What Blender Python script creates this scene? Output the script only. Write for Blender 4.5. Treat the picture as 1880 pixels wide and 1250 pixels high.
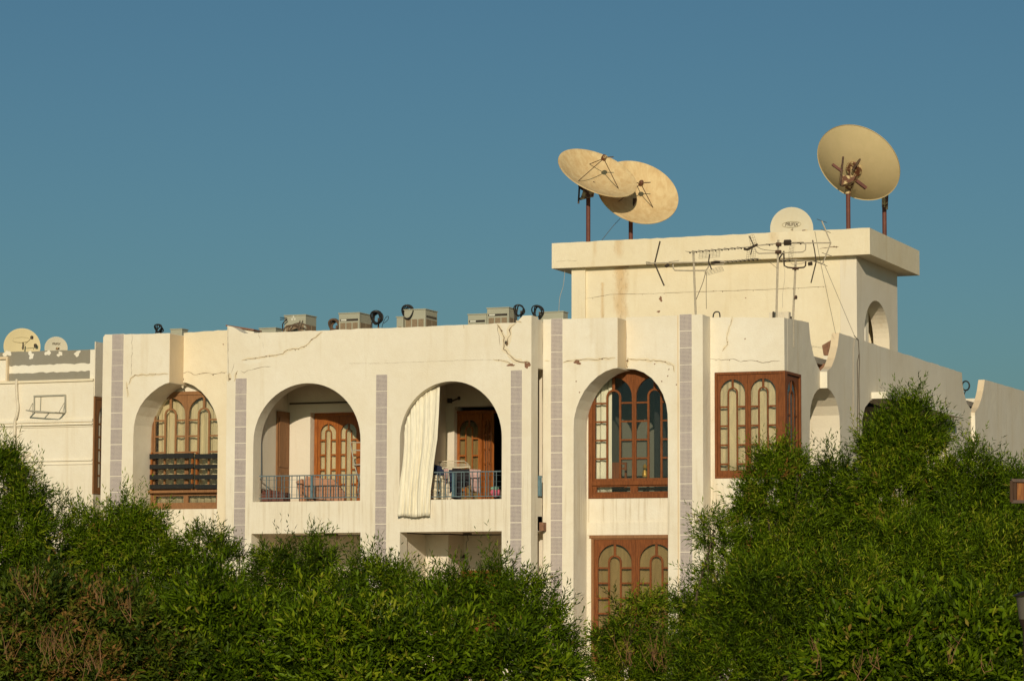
import bpy, math, random
import numpy as np
from mathutils import Vector, Matrix
from mathutils.geometry import tessellate_polygon

random.seed(11)
for o in list(bpy.data.objects):
    bpy.data.objects.remove(o)
sc = bpy.context.scene
COL = sc.collection
R = math.radians

# ------------------------------------------------------------------ camera
FPX = 5222.0                                  # 100 mm lens, photo 1880 px wide
YAW, PITCH, ROLL = R(22.4), math.atan(485 / FPX), 0.003
f0 = Vector((-math.sin(YAW), math.cos(YAW), 0)); r0 = Vector((math.cos(YAW), math.sin(YAW), 0)); zz = Vector((0, 0, 1))
FW = f0 * math.cos(PITCH) + zz * math.sin(PITCH)
u0 = -f0 * math.sin(PITCH) + zz * math.cos(PITCH)
RT = r0 * math.cos(ROLL) + u0 * math.sin(ROLL)
UP = u0 * math.cos(ROLL) - r0 * math.sin(ROLL)
CAM = -53 * f0 - 0.254 * r0
CAM.z = 1.6
cd = bpy.data.cameras.new('camera'); cam = bpy.data.objects.new('camera', cd); COL.objects.link(cam)
cd.lens = 100; cd.sensor_width = 36; cd.sensor_fit = 'HORIZONTAL'; cd.clip_start = 0.1; cd.clip_end = 3000
m = Matrix((RT, UP, -FW)).transposed().to_4x4(); m.translation = CAM
cam.matrix_world = m
sc.camera = cam

# ------------------------------------------------------------------ sky, sun, exposure
SUN_AZ, SUN_EL = R(20), R(17)                 # azimuth from the facade normal towards +X
TOSUN = Vector((math.sin(SUN_AZ) * math.cos(SUN_EL), -math.cos(SUN_AZ) * math.cos(SUN_EL), math.sin(SUN_EL)))
world = bpy.data.worlds.new('World'); sc.world = world; world.use_nodes = True
nt = world.node_tree; nt.nodes.clear()
sky = nt.nodes.new('ShaderNodeTexSky'); sky.sky_type = 'NISHITA'; sky.sun_disc = False
sky.sun_elevation = SUN_EL; sky.sun_rotation = math.pi - SUN_AZ
sky.air_density = 1.0; sky.dust_density = 1.4; sky.ozone_density = 2.2; sky.altitude = 0
tint = nt.nodes.new('ShaderNodeMix'); tint.data_type = 'RGBA'; tint.blend_type = 'MULTIPLY'
tint.inputs[0].default_value = 1.0
tint.inputs[7].default_value = (0.495, 0.75, 0.80, 1)
bg = nt.nodes.new('ShaderNodeBackground'); bg.inputs[1].default_value = 0.065
wo = nt.nodes.new('ShaderNodeOutputWorld')
nt.links.new(sky.outputs[0], tint.inputs[6]); nt.links.new(tint.outputs[2], bg.inputs[0]); nt.links.new(bg.outputs[0], wo.inputs[0])
sd = bpy.data.lights.new('sun', 'SUN'); sd.energy = 3.6; sd.angle = R(0.5); sd.color = (1.0, 0.865, 0.66)
so = bpy.data.objects.new('sun', sd); COL.objects.link(so); so.location = (10, -40, 30)
so.rotation_euler = TOSUN.to_track_quat('Z', 'Y').to_euler()
sc.view_settings.view_transform = 'Standard'; sc.view_settings.look = 'None'
sc.view_settings.gamma = 1.0; sc.view_settings.use_curve_mapping = False
sc.view_settings.exposure = -0.13

# ------------------------------------------------------------------ measuring helpers (photo pixel -> point on a real plane)
def ray(px, py): return FW * FPX + RT * (px - 940) - UP * (py - 625)
def onY(px, py, y=0.0):
    d = ray(px, py); return CAM + d * ((y - CAM.y) / d.y)
def onX(px, py, x):
    d = ray(px, py); return CAM + d * ((x - CAM.x) / d.x)
def at(px, py, D):
    d = ray(px, py); return CAM + d * (D / FPX)
def XZ(px, py, y): p = onY(px, py, y); return (p.x, p.z)
def YZ(px, py, x): p = onX(px, py, x); return (p.y, p.z)

# ------------------------------------------------------------------ object helpers
def thing(name, label, cat, loc=(0, 0, 0), group=None, kind=None):
    o = bpy.data.objects.new(name, None); COL.objects.link(o); o.location = loc; o.empty_display_size = .2
    o['label'] = label; o['category'] = cat
    if group: o['group'] = group
    if kind: o['kind'] = kind
    return o
def root_loc(o):
    v = Vector((0, 0, 0))
    while o is not None: v += o.location; o = o.parent
    return v
class MB:
    def __init__(s): s.v = []; s.f = []
    def quadbox(s, c):
        b = len(s.v); s.v += [Vector(p) for p in c]
        for q in ((0, 1, 3, 2), (4, 6, 7, 5), (0, 4, 5, 1), (2, 3, 7, 6), (0, 2, 6, 4), (1, 5, 7, 3)): s.f.append([b + i for i in q])
        return s
    def box(s, x0, x1, y0, y1, z0, z1):
        if x0 > x1: x0, x1 = x1, x0
        if y0 > y1: y0, y1 = y1, y0
        if z0 > z1: z0, z1 = z1, z0
        return s.quadbox([(x, y, z) for x in (x0, x1) for y in (y0, y1) for z in (z0, z1)])
    def bar(s, a, b, w, h=None):
        """rectangular bar from a to b"""
        h = h or w; a, b = Vector(a), Vector(b); d = (b - a).normalized()
        t = Vector((0, 0, 1)) if abs(d.z) < .9 else Vector((0, 1, 0))
        n = d.cross(t).normalized(); k = n.cross(d).normalized()
        return s.quadbox([p + n * i * w / 2 + k * j * h / 2 for p in (a, b) for i in (-1, 1) for j in (-1, 1)])
    def tube(s, pts, r, n=6, closed=False, r1=None):
        pts = [Vector(p) for p in pts]; N = len(pts); base = len(s.v)
        prev = None
        for i, p in enumerate(pts):
            if closed: d = pts[(i + 1) % N] - pts[i - 1]
            else: d = pts[min(i + 1, N - 1)] - pts[max(i - 1, 0)]
            d.normalize()
            if prev is None:
                t = Vector((0, 0, 1)) if abs(d.z) < .9 else Vector((1, 0, 0)); a = d.cross(t).normalized()
            else: a = (prev - d * prev.dot(d)).normalized()
            prev = a; b = d.cross(a)
            rr = r if r1 is None else r + (r1 - r) * i / (N - 1)
            for k in range(n):
                an = 2 * math.pi * k / n; s.v.append(p + (a * math.cos(an) + b * math.sin(an)) * rr)
        M = N if closed else N - 1
        for i in range(M):
            for k in range(n):
                i2 = (i + 1) % N
                s.f.append([base + i * n + k, base + i * n + (k + 1) % n, base + i2 * n + (k + 1) % n, base + i2 * n + k])
        if not closed:
            s.f.append([base + k for k in range(n)][::-1]); s.f.append([base + (N - 1) * n + k for k in range(n)])
        return s
    def plate(s, outer, holes=(), a=0.0, b=0.3, axis='Y'):
        """2-D outline with holes, extruded along the axis from a (front) to b. axis Y: points are (x,z); X: (y,z); Z: (x,y)"""
        def P(q, t):
            if axis == 'Y': return Vector((q[0], t, q[1]))
            if axis == 'X': return Vector((t, q[0], q[1]))
            return Vector((q[0], q[1], t))
        loops = [list(outer)] + [list(h) for h in holes]
        def area(l): return sum(l[i][0] * l[(i + 1) % len(l)][1] - l[(i + 1) % len(l)][0] * l[i][1] for i in range(len(l)))
        for i, l in enumerate(loops):
            if (area(l) > 0) != (i == 0): l.reverse()
        flat = [q for l in loops for q in l]
        tris = tessellate_polygon([[Vector((q[0], q[1], 0)) for q in l] for l in loops])
        base = len(s.v); n = len(flat)
        s.v += [P(q, a) for q in flat] + [P(q, b) for q in flat]
        for t in tris:
            p = [flat[i] for i in t]
            ar = (p[1][0] - p[0][0]) * (p[2][1] - p[0][1]) - (p[2][0] - p[0][0]) * (p[1][1] - p[0][1])
            t = list(t) if ar > 0 else list(t)[::-1]
            s.f.append([base + i for i in t]); s.f.append([base + n + i for i in t[::-1]])
        k = 0
        for l in loops:
            for i in range(len(l)):
                i2 = (i + 1) % len(l); s.f.append([base + k + i, base + k + i2, base + n + k + i2, base + n + k + i][::-1])
            k += len(l)
        return s
    def lathe(s, prof, M, n=32):
        """profile (r,h) revolved round the local z axis, placed by matrix M"""
        base = len(s.v)
        for (r_, h_) in prof:
            for k in range(n):
                an = 2 * math.pi * k / n; s.v.append(M @ Vector((r_ * math.cos(an), r_ * math.sin(an), h_)))
        for i in range(len(prof) - 1):
            for k in range(n):
                s.f.append([base + i * n + k, base + i * n + (k + 1) % n, base + (i + 1) * n + (k + 1) % n, base + (i + 1) * n + k])
        return s
    def build(s, name, mat, parent=None, smooth=False, kind=None, bevel=0):
        me = bpy.data.meshes.new(name)
        off = root_loc(parent) if parent else Vector((0, 0, 0))
        me.from_pydata([tuple(v - off) for v in s.v], [], s.f)
        me.materials.append(mat); me.update()
        import bmesh
        bm = bmesh.new(); bm.from_mesh(me); bmesh.ops.recalc_face_normals(bm, faces=bm.faces); bm.to_mesh(me); bm.free()
        if smooth:
            me.polygons.foreach_set('use_smooth', [True] * len(me.polygons)); me.set_sharp_from_angle(angle=R(38))
        o = bpy.data.objects.new(name, me); COL.objects.link(o)
        if parent: o.parent = parent
        if kind: o['kind'] = kind
        if bevel:
            md = o.modifiers.new('bevel', 'BEVEL'); md.width = bevel; md.segments = 2; md.limit_method = 'ANGLE'; md.angle_limit = R(50)
        return o
def tag(o, label, cat=None, group=None):
    o['label'] = label
    if cat: o['category'] = cat
    if group: o['group'] = group
    return o
def shared(name, src, parent, off):
    o = bpy.data.objects.new(name, src.data); COL.objects.link(o); o.parent = parent; o.location = off
    return o
def arc(cx, cz, rx, rz, a0, a1, n):
    return [(cx + rx * math.cos(R(a0 + (a1 - a0) * i / n)), cz + rz * math.sin(R(a0 + (a1 - a0) * i / n))) for i in range(n + 1)]
def wob(p, q, n=14, amp=.006):
    return [(p[0] + (q[0] - p[0]) * i / n, p[1] + (q[1] - p[1]) * i / n + random.uniform(-amp, amp)) for i in range(1, n)]
def spline(pts, n=6):
    pts = [Vector(p) for p in pts]; P = [pts[0] * 2 - pts[1]] + pts + [pts[-1] * 2 - pts[-2]]; out = []
    for i in range(1, len(P) - 2):
        for k in range(n):
            t = k / n; a, b, c, d = P[i - 1], P[i], P[i + 1], P[i + 2]
            out.append(.5 * ((2 * b) + (c - a) * t + (2 * a - 5 * b + 4 * c - d) * t * t + (3 * b - a - 3 * c + d) * t ** 3))
    return out + [pts[-1]]

# ------------------------------------------------------------------ materials
def newmat(name):
    mt = bpy.data.materials.new(name); mt.use_nodes = True; n = mt.node_tree; n.nodes.clear()
    out = n.nodes.new('ShaderNodeOutputMaterial'); b = n.nodes.new('ShaderNodeBsdfPrincipled'); n.links.new(b.outputs[0], out.inputs[0])
    return mt, n, b, out
def node(n, typ, **kw):
    x = n.nodes.new(typ)
    for k, v in kw.items(): setattr(x, k, v)
    return x
def coords(n, scale=(1, 1, 1)):
    g = node(n, 'ShaderNodeNewGeometry'); mp = node(n, 'ShaderNodeMapping'); mp.inputs['Scale'].default_value = scale
    n.links.new(g.outputs['Position'], mp.inputs[0]); return mp.outputs[0]
def noise(n, vec, scale, detail=4, rough=.55, dist=0):
    t = node(n, 'ShaderNodeTexNoise'); t.inputs['Scale'].default_value = scale; t.inputs['Detail'].default_value = detail
    t.inputs['Roughness'].default_value = rough; t.inputs['Distortion'].default_value = dist
    n.links.new(vec, t.inputs['Vector']); return t.outputs[0]
def ramp(n, fac, stops):
    r_ = node(n, 'ShaderNodeValToRGB'); e = r_.color_ramp.elements
    e[0].position, e[0].color = stops[0][0], (*stops[0][1], 1) if len(stops[0][1]) == 3 else stops[0][1]
    e[1].position, e[1].color = stops[1][0], (*stops[1][1], 1)
    for p, c in stops[2:]:
        k = e.new(p); k.color = (*c, 1)
    n.links.new(fac, r_.inputs[0]); return r_.outputs[0]
def g3(v): return (v, v, v)
def mix(n, fac, a, b, blend='MIX'):
    x = node(n, 'ShaderNodeMix', data_type='RGBA', blend_type=blend)
    for i, s in ((0, fac), (6, a), (7, b)):
        if hasattr(s, 'links') or hasattr(s, 'is_linked'): n.links.new(s, x.inputs[i])
        else: x.inputs[i].default_value = s if i == 0 else (*s, 1)
    return x.outputs[2]
def bump(n, b, h, strength=.3, dist=.02):
    u = node(n, 'ShaderNodeBump'); u.inputs['Strength'].default_value = strength; u.inputs['Distance'].default_value = dist
    n.links.new(h, u.inputs['Height']); n.links.new(u.outputs[0], b.inputs['Normal'])

def plaster(name, base, stain=(.55, .40, .22), amount=.5, grain=1.0, streak=.5, grime=.0, spots=()):
    mt, n, b, _ = newmat(name)
    w = coords(n); ws = coords(n, (2.6, 2.6, .22))
    big = ramp(n, noise(n, w, .7, 5, .6), [(.35, g3(.0)), (.75, g3(1))])
    c = mix(n, big, base, tuple(x * y for x, y in zip(base, (.93, .90, .84))))
    st = ramp(n, noise(n, ws, 1.7, 6, .62), [(.56, g3(0)), (.78, g3(1))])
    sm = node(n, 'ShaderNodeMath', operation='MULTIPLY'); sm.inputs[1].default_value = streak
    n.links.new(st, sm.inputs[0])
    c = mix(n, sm.outputs[0], c, tuple(x * y for x, y in zip(base, (.80, .72, .58))))
    bl = ramp(n, noise(n, w, 2.3, 8, .68, .6), [(.62, g3(0)), (.80, g3(1))])
    bm_ = node(n, 'ShaderNodeMath', operation='MULTIPLY'); bm_.inputs[1].default_value = amount; n.links.new(bl, bm_.inputs[0])
    c = mix(n, bm_.outputs[0], c, stain)
    if grime:
        # rain streaks and dust that hang from the copings and slab edges (their own vertical runs)
        g_ = node(n, 'ShaderNodeNewGeometry'); sz = node(n, 'ShaderNodeSeparateXYZ'); n.links.new(g_.outputs['Position'], sz.inputs[0])
        md_ = node(n, 'ShaderNodeMath', operation='PINGPONG'); md_.inputs[1].default_value = 3.45; n.links.new(sz.outputs['Z'], md_.inputs[0])
        near = ramp(n, noise(n, coords(n, (9, 9, .35)), 1.6, 5, .7), [(.5, g3(0)), (.72, g3(1))])
        mr = node(n, 'ShaderNodeMapRange'); mr.inputs[1].default_value = 2.4; mr.inputs[2].default_value = 3.42; n.links.new(md_.outputs[0], mr.inputs[0])
        mm = node(n, 'ShaderNodeMath', operation='MULTIPLY'); n.links.new(near, mm.inputs[0]); n.links.new(mr.outputs[0], mm.inputs[1])
        m2 = node(n, 'ShaderNodeMath', operation='MULTIPLY'); m2.inputs[1].default_value = grime; n.links.new(mm.outputs[0], m2.inputs[0])
        c = mix(n, m2.outputs[0], c, (.50, .40, .26))
        fine = ramp(n, noise(n, w, 5.5, 8, .75, .4), [(.35, g3(0)), (.7, g3(1))])
        f2 = node(n, 'ShaderNodeMath', operation='MULTIPLY'); f2.inputs[1].default_value = .24; n.links.new(fine, f2.inputs[0])
        c = mix(n, f2.outputs[0], c, tuple(x * y for x, y in zip(base, (.78, .70, .58))))
    for (sx_, hw, za, zb3, st_) in spots:       # local rust and water stains that run down the face
        g_ = node(n, 'ShaderNodeNewGeometry'); sp_ = node(n, 'ShaderNodeSeparateXYZ'); n.links.new(g_.outputs['Position'], sp_.inputs[0])
        nz = noise(n, coords(n, (1, 1, .45)), 6, 7, .75, .3)
        a1 = node(n, 'ShaderNodeMath', operation='MULTIPLY_ADD'); a1.inputs[1].default_value = hw * 2.2; a1.inputs[2].default_value = -sx_ - hw * 1.1; n.links.new(nz, a1.inputs[0])
        a2 = node(n, 'ShaderNodeMath', operation='ADD'); n.links.new(a1.outputs[0], a2.inputs[0]); n.links.new(sp_.outputs['X'], a2.inputs[1])
        a3 = node(n, 'ShaderNodeMath', operation='ABSOLUTE'); n.links.new(a2.outputs[0], a3.inputs[0])
        mx_ = node(n, 'ShaderNodeMapRange'); mx_.inputs[1].default_value = hw; mx_.inputs[2].default_value = hw * .2; n.links.new(a3.outputs[0], mx_.inputs[0])
        mz1 = node(n, 'ShaderNodeMapRange'); mz1.inputs[1].default_value = za; mz1.inputs[2].default_value = za + .35 * (zb3 - za); n.links.new(sp_.outputs['Z'], mz1.inputs[0])
        mz2 = node(n, 'ShaderNodeMath', operation='LESS_THAN'); mz2.inputs[1].default_value = zb3; n.links.new(sp_.outputs['Z'], mz2.inputs[0])
        k1 = node(n, 'ShaderNodeMath', operation='MULTIPLY'); n.links.new(mx_.outputs[0], k1.inputs[0]); n.links.new(mz1.outputs[0], k1.inputs[1])
        k2 = node(n, 'ShaderNodeMath', operation='MULTIPLY'); n.links.new(k1.outputs[0], k2.inputs[0]); n.links.new(mz2.outputs[0], k2.inputs[1])
        k3 = node(n, 'ShaderNodeMath', operation='MULTIPLY'); k3.inputs[1].default_value = st_; n.links.new(k2.outputs[0], k3.inputs[0])
        c = mix(n, k3.outputs[0], c, (.58, .37, .16))
        sc2 = ramp(n, noise(n, coords(n, (1.6, 1.6, .6)), 9, 8, .8), [(.55, g3(0)), (.62, g3(1))])
        k4 = node(n, 'ShaderNodeMath', operation='MULTIPLY'); n.links.new(sc2, k4.inputs[0]); n.links.new(k3.outputs[0], k4.inputs[1])
        c = mix(n, k4.outputs[0], c, (.33, .24, .15))
    sp = ramp(n, noise(n, w, 38, 3, .6), [(.74, g3(0)), (.79, g3(1))])
    s2 = node(n, 'ShaderNodeMath', operation='MULTIPLY'); s2.inputs[1].default_value = .35; n.links.new(sp, s2.inputs[0])
    c = mix(n, s2.outputs[0], c, (.30, .24, .16))
    n.links.new(c, b.inputs['Base Color']); b.inputs['Roughness'].default_value = .93
    b.inputs['Specular IOR Level'].default_value = .2
    h = node(n, 'ShaderNodeMath', operation='ADD')
    h1 = noise(n, w, 34, 4, .65); h2 = noise(n, w, 2.2, 3, .5)
    hm = node(n, 'ShaderNodeMath', operation='MULTIPLY'); hm.inputs[1].default_value = 2.2; n.links.new(h2, hm.inputs[0])
    n.links.new(h1, h.inputs[0]); n.links.new(hm.outputs[0], h.inputs[1])
    bump(n, b, h.outputs[0], .5 * grain, .012)
    return mt
WALL = (.80, .74, .61)
M_wall = plaster('cream_plaster', WALL, stain=(.60, .49, .33), amount=.4, streak=.65, grime=.8)
M_band = plaster('cream_parapet_plaster', (.80, .71, .53), amount=.45, streak=.5, grime=.5)
M_side = plaster('weathered_side_plaster', (.75, .68, .55), stain=(.48, .41, .31), amount=.5, streak=.75)
M_ochre = plaster('ochre_stained_plaster', (.74, .60, .41), amount=.4, streak=.5)
M_inner = plaster('balcony_plaster', (.74, .67, .55), amount=.2, streak=.3)
M_ph = plaster('penthouse_plaster', (.80, .71, .52), stain=(.50, .36, .20), amount=.6, streak=.65, grime=.5, spots=[(onY(1140, 520, 7.0).x, .19, 7.3, 8.72, .6), (onY(1106, 560, 7.0).x, .05, 7.3, 8.4, .5), (onY(1136, 462, 6.8).x, .12, 8.85, 9.3, .45), (onY(1092, 462, 6.8).x, .06, 8.9, 9.3, .3), (onY(1420, 462, 6.8).x, .12, 9.0, 9.3, .3)])
M_flake = plaster('flaked_paint', (.76, .66, .48), stain=(.50, .38, .22), amount=1.0, streak=.6)
M_stainwall = plaster('badly_stained_plaster', (.72, .60, .40), stain=(.36, .27, .17), amount=1.0, streak=.9)
M_greypaint = plaster('grey_parapet_paint', (.27, .25, .20), stain=(.36, .33, .26), amount=.5, streak=.3)
M_white = plaster('fresh_white_plaster', (.80, .75, .63), amount=.1, streak=.1)
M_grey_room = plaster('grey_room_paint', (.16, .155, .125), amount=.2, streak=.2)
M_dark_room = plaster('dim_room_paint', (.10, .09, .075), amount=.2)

def wood(name, base, dark, rough=.5, spec=.35):
    mt, n, b, _ = newmat(name)
    g = noise(n, coords(n, (9, 9, .8)), 6, 6, .6, .8)
    c = ramp(n, g, [(.3, dark), (.62, base)])
    wv = ramp(n, noise(n, coords(n), 5, 5, .7), [(.60, g3(0)), (.8, g3(1))])
    wm = node(n, 'ShaderNodeMath', operation='MULTIPLY'); wm.inputs[1].default_value = .22; n.links.new(wv, wm.inputs[0])
    c = mix(n, wm.outputs[0], c, tuple(min(1, x * 1.5 + .04) for x in base))
    n.links.new(c, b.inputs['Base Color']); b.inputs['Roughness'].default_value = rough; b.inputs['Specular IOR Level'].default_value = spec
    bump(n, b, g, .35, .004); return mt
M_redwood = wood('red_brown_wood', (.225, .072, .019), (.11, .034, .010), .55, .2)
M_orangewood = wood('orange_wood', (.36, .115, .020), (.19, .05, .010), .42, .35)
M_olddoor = wood('worn_brown_door_wood', (.27, .125, .045), (.16, .07, .025), .6)
M_palewood = wood('sun_bleached_wood', (.29, .14, .055), (.19, .085, .032), .7)
M_blackboard = wood('black_painted_wood', (.014, .015, .014), (.007, .008, .008), .6)
M_rust = None
def plain(name, col, rough=.6, metal=0., var=.15, sc_=8, bmp=.15, spec=.4):
    mt, n, b, _ = newmat(name)
    f = noise(n, coords(n), sc_, 6, .65)
    c = ramp(n, f, [(.3, tuple(x * (1 - var) for x in col)), (.7, tuple(min(1, x * (1 + var)) for x in col))])
    n.links.new(c, b.inputs['Base Color']); b.inputs['Roughness'].default_value = rough; b.inputs['Metallic'].default_value = metal
    b.inputs['Specular IOR Level'].default_value = spec
    bump(n, b, f, bmp, .004); return mt
def rusty(name, col, rustc=(.13, .045, .018), thr=.5, sc_=9, rough=.6):
    mt, n, b, _ = newmat(name)
    f = ramp(n, noise(n, coords(n), sc_, 8, .7), [(thr, g3(0)), (thr + .08, g3(1))])
    c = mix(n, f, col, rustc); n.links.new(c, b.inputs['Base Color']); b.inputs['Roughness'].default_value = rough
    bump(n, b, f, .2, .003); return mt
M_pole = plain('red_oxide_paint', (.13, .040, .024), .65, 0, .3, 5)
M_mount = rusty('flaking_yellow_mount', (.60, .45, .22), thr=.44)
M_darkrust = rusty('dark_rusty_steel', (.10, .055, .03), (.05, .022, .012), .5, 12, .8)
M_ac = plain('grey_beige_enamel', (.36, .35, .26), .5, 0, .08, 3)
M_grille = plain('brown_grille', (.24, .17, .10), .7, 0, .3, 60)
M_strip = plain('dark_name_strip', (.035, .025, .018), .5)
M_badge = plain('pale_badge', (.62, .60, .50), .5)
M_hose = plain('black_hose', (.018, .016, .014), .55)
M_brownhose = plain('brown_pipe_wrap', (.12, .075, .045), .8)
M_rail = plain('blue_grey_paint', (.115, .155, .165), .5, 0, .35, 14)
M_railblue = plain('blue_paint', (.09, .17, .20), .5, 0, .3, 14)
M_alu = plain('weathered_aluminium', (.46, .39, .28), .55, .1, .2, 20)
M_antdark = plain('dark_antenna_plastic', (.05, .035, .022), .6)
M_wire = plain('thin_wire', (.10, .075, .05), .7)
M_palewire = plain('pale_wire', (.45, .38, .28), .7)
M_crack = plain('crack_shadow', (.17, .11, .06), 1, 0, .4, 30)
M_brick = plain('exposed_brick', (.23, .12, .07), .9, 0, .35, 14)
M_tilecap = plain('red_brown_coping', (.22, .10, .06), .8, 0, .3, 10)
M_ground = plain('dry_sandy_soil', (.22, .17, .11), .95, 0, .3, 1.2)
M_bluewall = plain('blue_grey_drain_paint', (.14, .17, .19), .7)
M_pinkcloth = plain('pinkish_brown_fabric', (.42, .21, .12), .9, 0, .12, 10)
M_pink = plain('pale_pink_cloth', (.50, .33, .30), .9, 0, .1, 12)
M_darkcloth = plain('black_cloth', (.02, .017, .02), .9)
M_navy = plain('navy_cloth', (.02, .028, .065), .9)
M_whiteobj = plain('off_white_plastic', (.66, .58, .42), .6)
M_hotpink = plain('bright_pink_cloth', (.62, .12, .18), .8)
M_mint = plain('mint_green_cloth', (.22, .42, .28), .8)
M_redbox = plain('dark_red_leather', (.13, .045, .03), .6)
M_print = plain('black_print', (.13, .10, .065), .7)
M_fadedprint = plain('faded_print', (.36, .30, .17), .7)
M_deck = plain('roof_screed', (.35, .31, .25), .95)
M_pipe = plain('cream_pipe', (.66, .58, .44), .6)
M_steelgrey = plain('grey_bracket_paint', (.35, .33, .26), .5)
M_lampmetal = plain('bronze_lamp_metal', (.06, .04, .028), .4, .6)
M_bark = plain('twig_bark', (.075, .055, .030), .9, 0, .4, 20)

def dishmat(name, base, stain, amt):
    mt, n, b, _ = newmat(name)
    w = coords(n, (3, 3, 1.0)); f = ramp(n, noise(n, w, 2.4, 8, .68, .5), [(.38, g3(0)), (.75, g3(1))])
    fm = node(n, 'ShaderNodeMath', operation='MULTIPLY'); fm.inputs[1].default_value = amt; n.links.new(f, fm.inputs[0])
    c = mix(n, fm.outputs[0], base, stain)
    sp = ramp(n, noise(n, coords(n, (9, 9, 2.2)), 5, 6, .7), [(.64, g3(0)), (.72, g3(1))])
    s2 = node(n, 'ShaderNodeMath', operation='MULTIPLY'); s2.inputs[1].default_value = amt * .8; n.links.new(sp, s2.inputs[0])
    c = mix(n, s2.outputs[0], c, tuple(x * .6 for x in stain))
    n.links.new(c, b.inputs['Base Color']); b.inputs['Roughness'].default_value = .75; b.inputs['Specular IOR Level'].default_value = .25
    bump(n, b, f, .06, .01); return mt
M_dish = dishmat('weathered_yellow_dish', (.70, .53, .28), (.50, .31, .13), .85)
M_dishback = dishmat('olive_yellow_dish_back', (.60, .47, .25), (.48, .39, .19), .4)
M_dishpale = dishmat('pale_grey_dish', (.60, .55, .42), (.56, .46, .28), .4)
M_dishyel = dishmat('pale_yellow_dish', (.68, .57, .33), (.60, .47, .24), .3)

def mosaic():
    mt, n, b, _ = newmat('mauve_mosaic')
    g = node(n, 'ShaderNodeNewGeometry'); sx = node(n, 'ShaderNodeSeparateXYZ'); n.links.new(g.outputs['Position'], sx.inputs[0])
    T = .0245; outs = []
    for ax in ('X', 'Z'):
        d = node(n, 'ShaderNodeMath', operation='DIVIDE'); d.inputs[1].default_value = T; n.links.new(sx.outputs[ax], d.inputs[0])
        fr = node(n, 'ShaderNodeMath', operation='FRACT'); n.links.new(d.outputs[0], fr.inputs[0])
        sb = node(n, 'ShaderNodeMath', operation='SUBTRACT'); sb.inputs[1].default_value = .5; n.links.new(fr.outputs[0], sb.inputs[0])
        ab = node(n, 'ShaderNodeMath', operation='ABSOLUTE'); n.links.new(sb.outputs[0], ab.inputs[0]); outs.append(ab.outputs[0])
    mx = node(n, 'ShaderNodeMath', operation='MAXIMUM'); n.links.new(outs[0], mx.inputs[0]); n.links.new(outs[1], mx.inputs[1])
    fac = ramp(n, mx.outputs[0], [(.34, g3(0)), (.42, g3(1))])
    v = noise(n, coords(n), 45, 2, .5); tl = ramp(n, v, [(.3, (.17, .13, .15)), (.7, (.30, .245, .265))])
    oi = node(n, 'ShaderNodeObjectInfo'); ov = ramp(n, oi.outputs['Random'], [(0, g3(.86)), (1, g3(1.08))]); tl = mix(n, 1.0, tl, ov, 'MULTIPLY')
    sd_ = ramp(n, noise(n, coords(n, (4, 4, .6)), 2.5, 6, .7), [(.45, g3(0)), (.75, g3(.45))]); tl = mix(n, sd_, tl, (.42, .36, .30))
    c = mix(n, fac, tl, (.66, .58, .48)); n.links.new(c, b.inputs['Base Color']); b.inputs['Roughness'].default_value = .45
    dirt = None
    bump(n, b, fac, .3, .003); return mt
M_mosaic = mosaic()

def glassmat(name, tintc, refl=.12, refl_rough=.03):
    mt = bpy.data.materials.new(name); mt.use_nodes = True; n = mt.node_tree; n.nodes.clear()
    out = node(n, 'ShaderNodeOutputMaterial'); tr = node(n, 'ShaderNodeBsdfTransparent'); tr.inputs[0].default_value = (*tintc, 1)
    gl = node(n, 'ShaderNodeBsdfGlossy'); gl.inputs[0].default_value = (.9, .9, .9, 1); gl.inputs['Roughness'].default_value = refl_rough
    fr = node(n, 'ShaderNodeFresnel'); fr.inputs[0].default_value = 1.45
    ad = node(n, 'ShaderNodeMath', operation='MULTIPLY_ADD'); ad.inputs[1].default_value = .8; ad.inputs[2].default_value = refl * .4
    n.links.new(fr.outputs[0], ad.inputs[0])
    ms = node(n, 'ShaderNodeMixShader'); n.links.new(ad.outputs[0], ms.inputs[0]); n.links.new(tr.outputs[0], ms.inputs[1]); n.links.new(gl.outputs[0], ms.inputs[2])
    n.links.new(ms.outputs[0], out.inputs[0]); return mt
M_glass = glassmat('window_glass', (.96, .97, .95), .03)
M_dustglass = glassmat('dusty_window_glass', (.93, .91, .86), .06)

def cloth(name, base, fold=26, dark=.8):
    mt, n, b, _ = newmat(name)
    f = noise(n, coords(n, (1, 1, .12)), fold, 4, .6)
    c = ramp(n, f, [(.3, tuple(x * dark for x in base)), (.65, base)])
    n.links.new(c, b.inputs['Base Color']); b.inputs['Roughness'].default_value = .9; b.inputs['Specular IOR Level'].default_value = .1
    bump(n, b, f, .3, .01); return mt
M_curtain = cloth('cream_curtain_cloth', (.82, .76, .60), dark=.86)
M_sheer = cloth('ivory_sheer_cloth', (.72, .66, .47))
M_tancloth = cloth('tan_blind_cloth', (.34, .26, .13))

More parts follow.
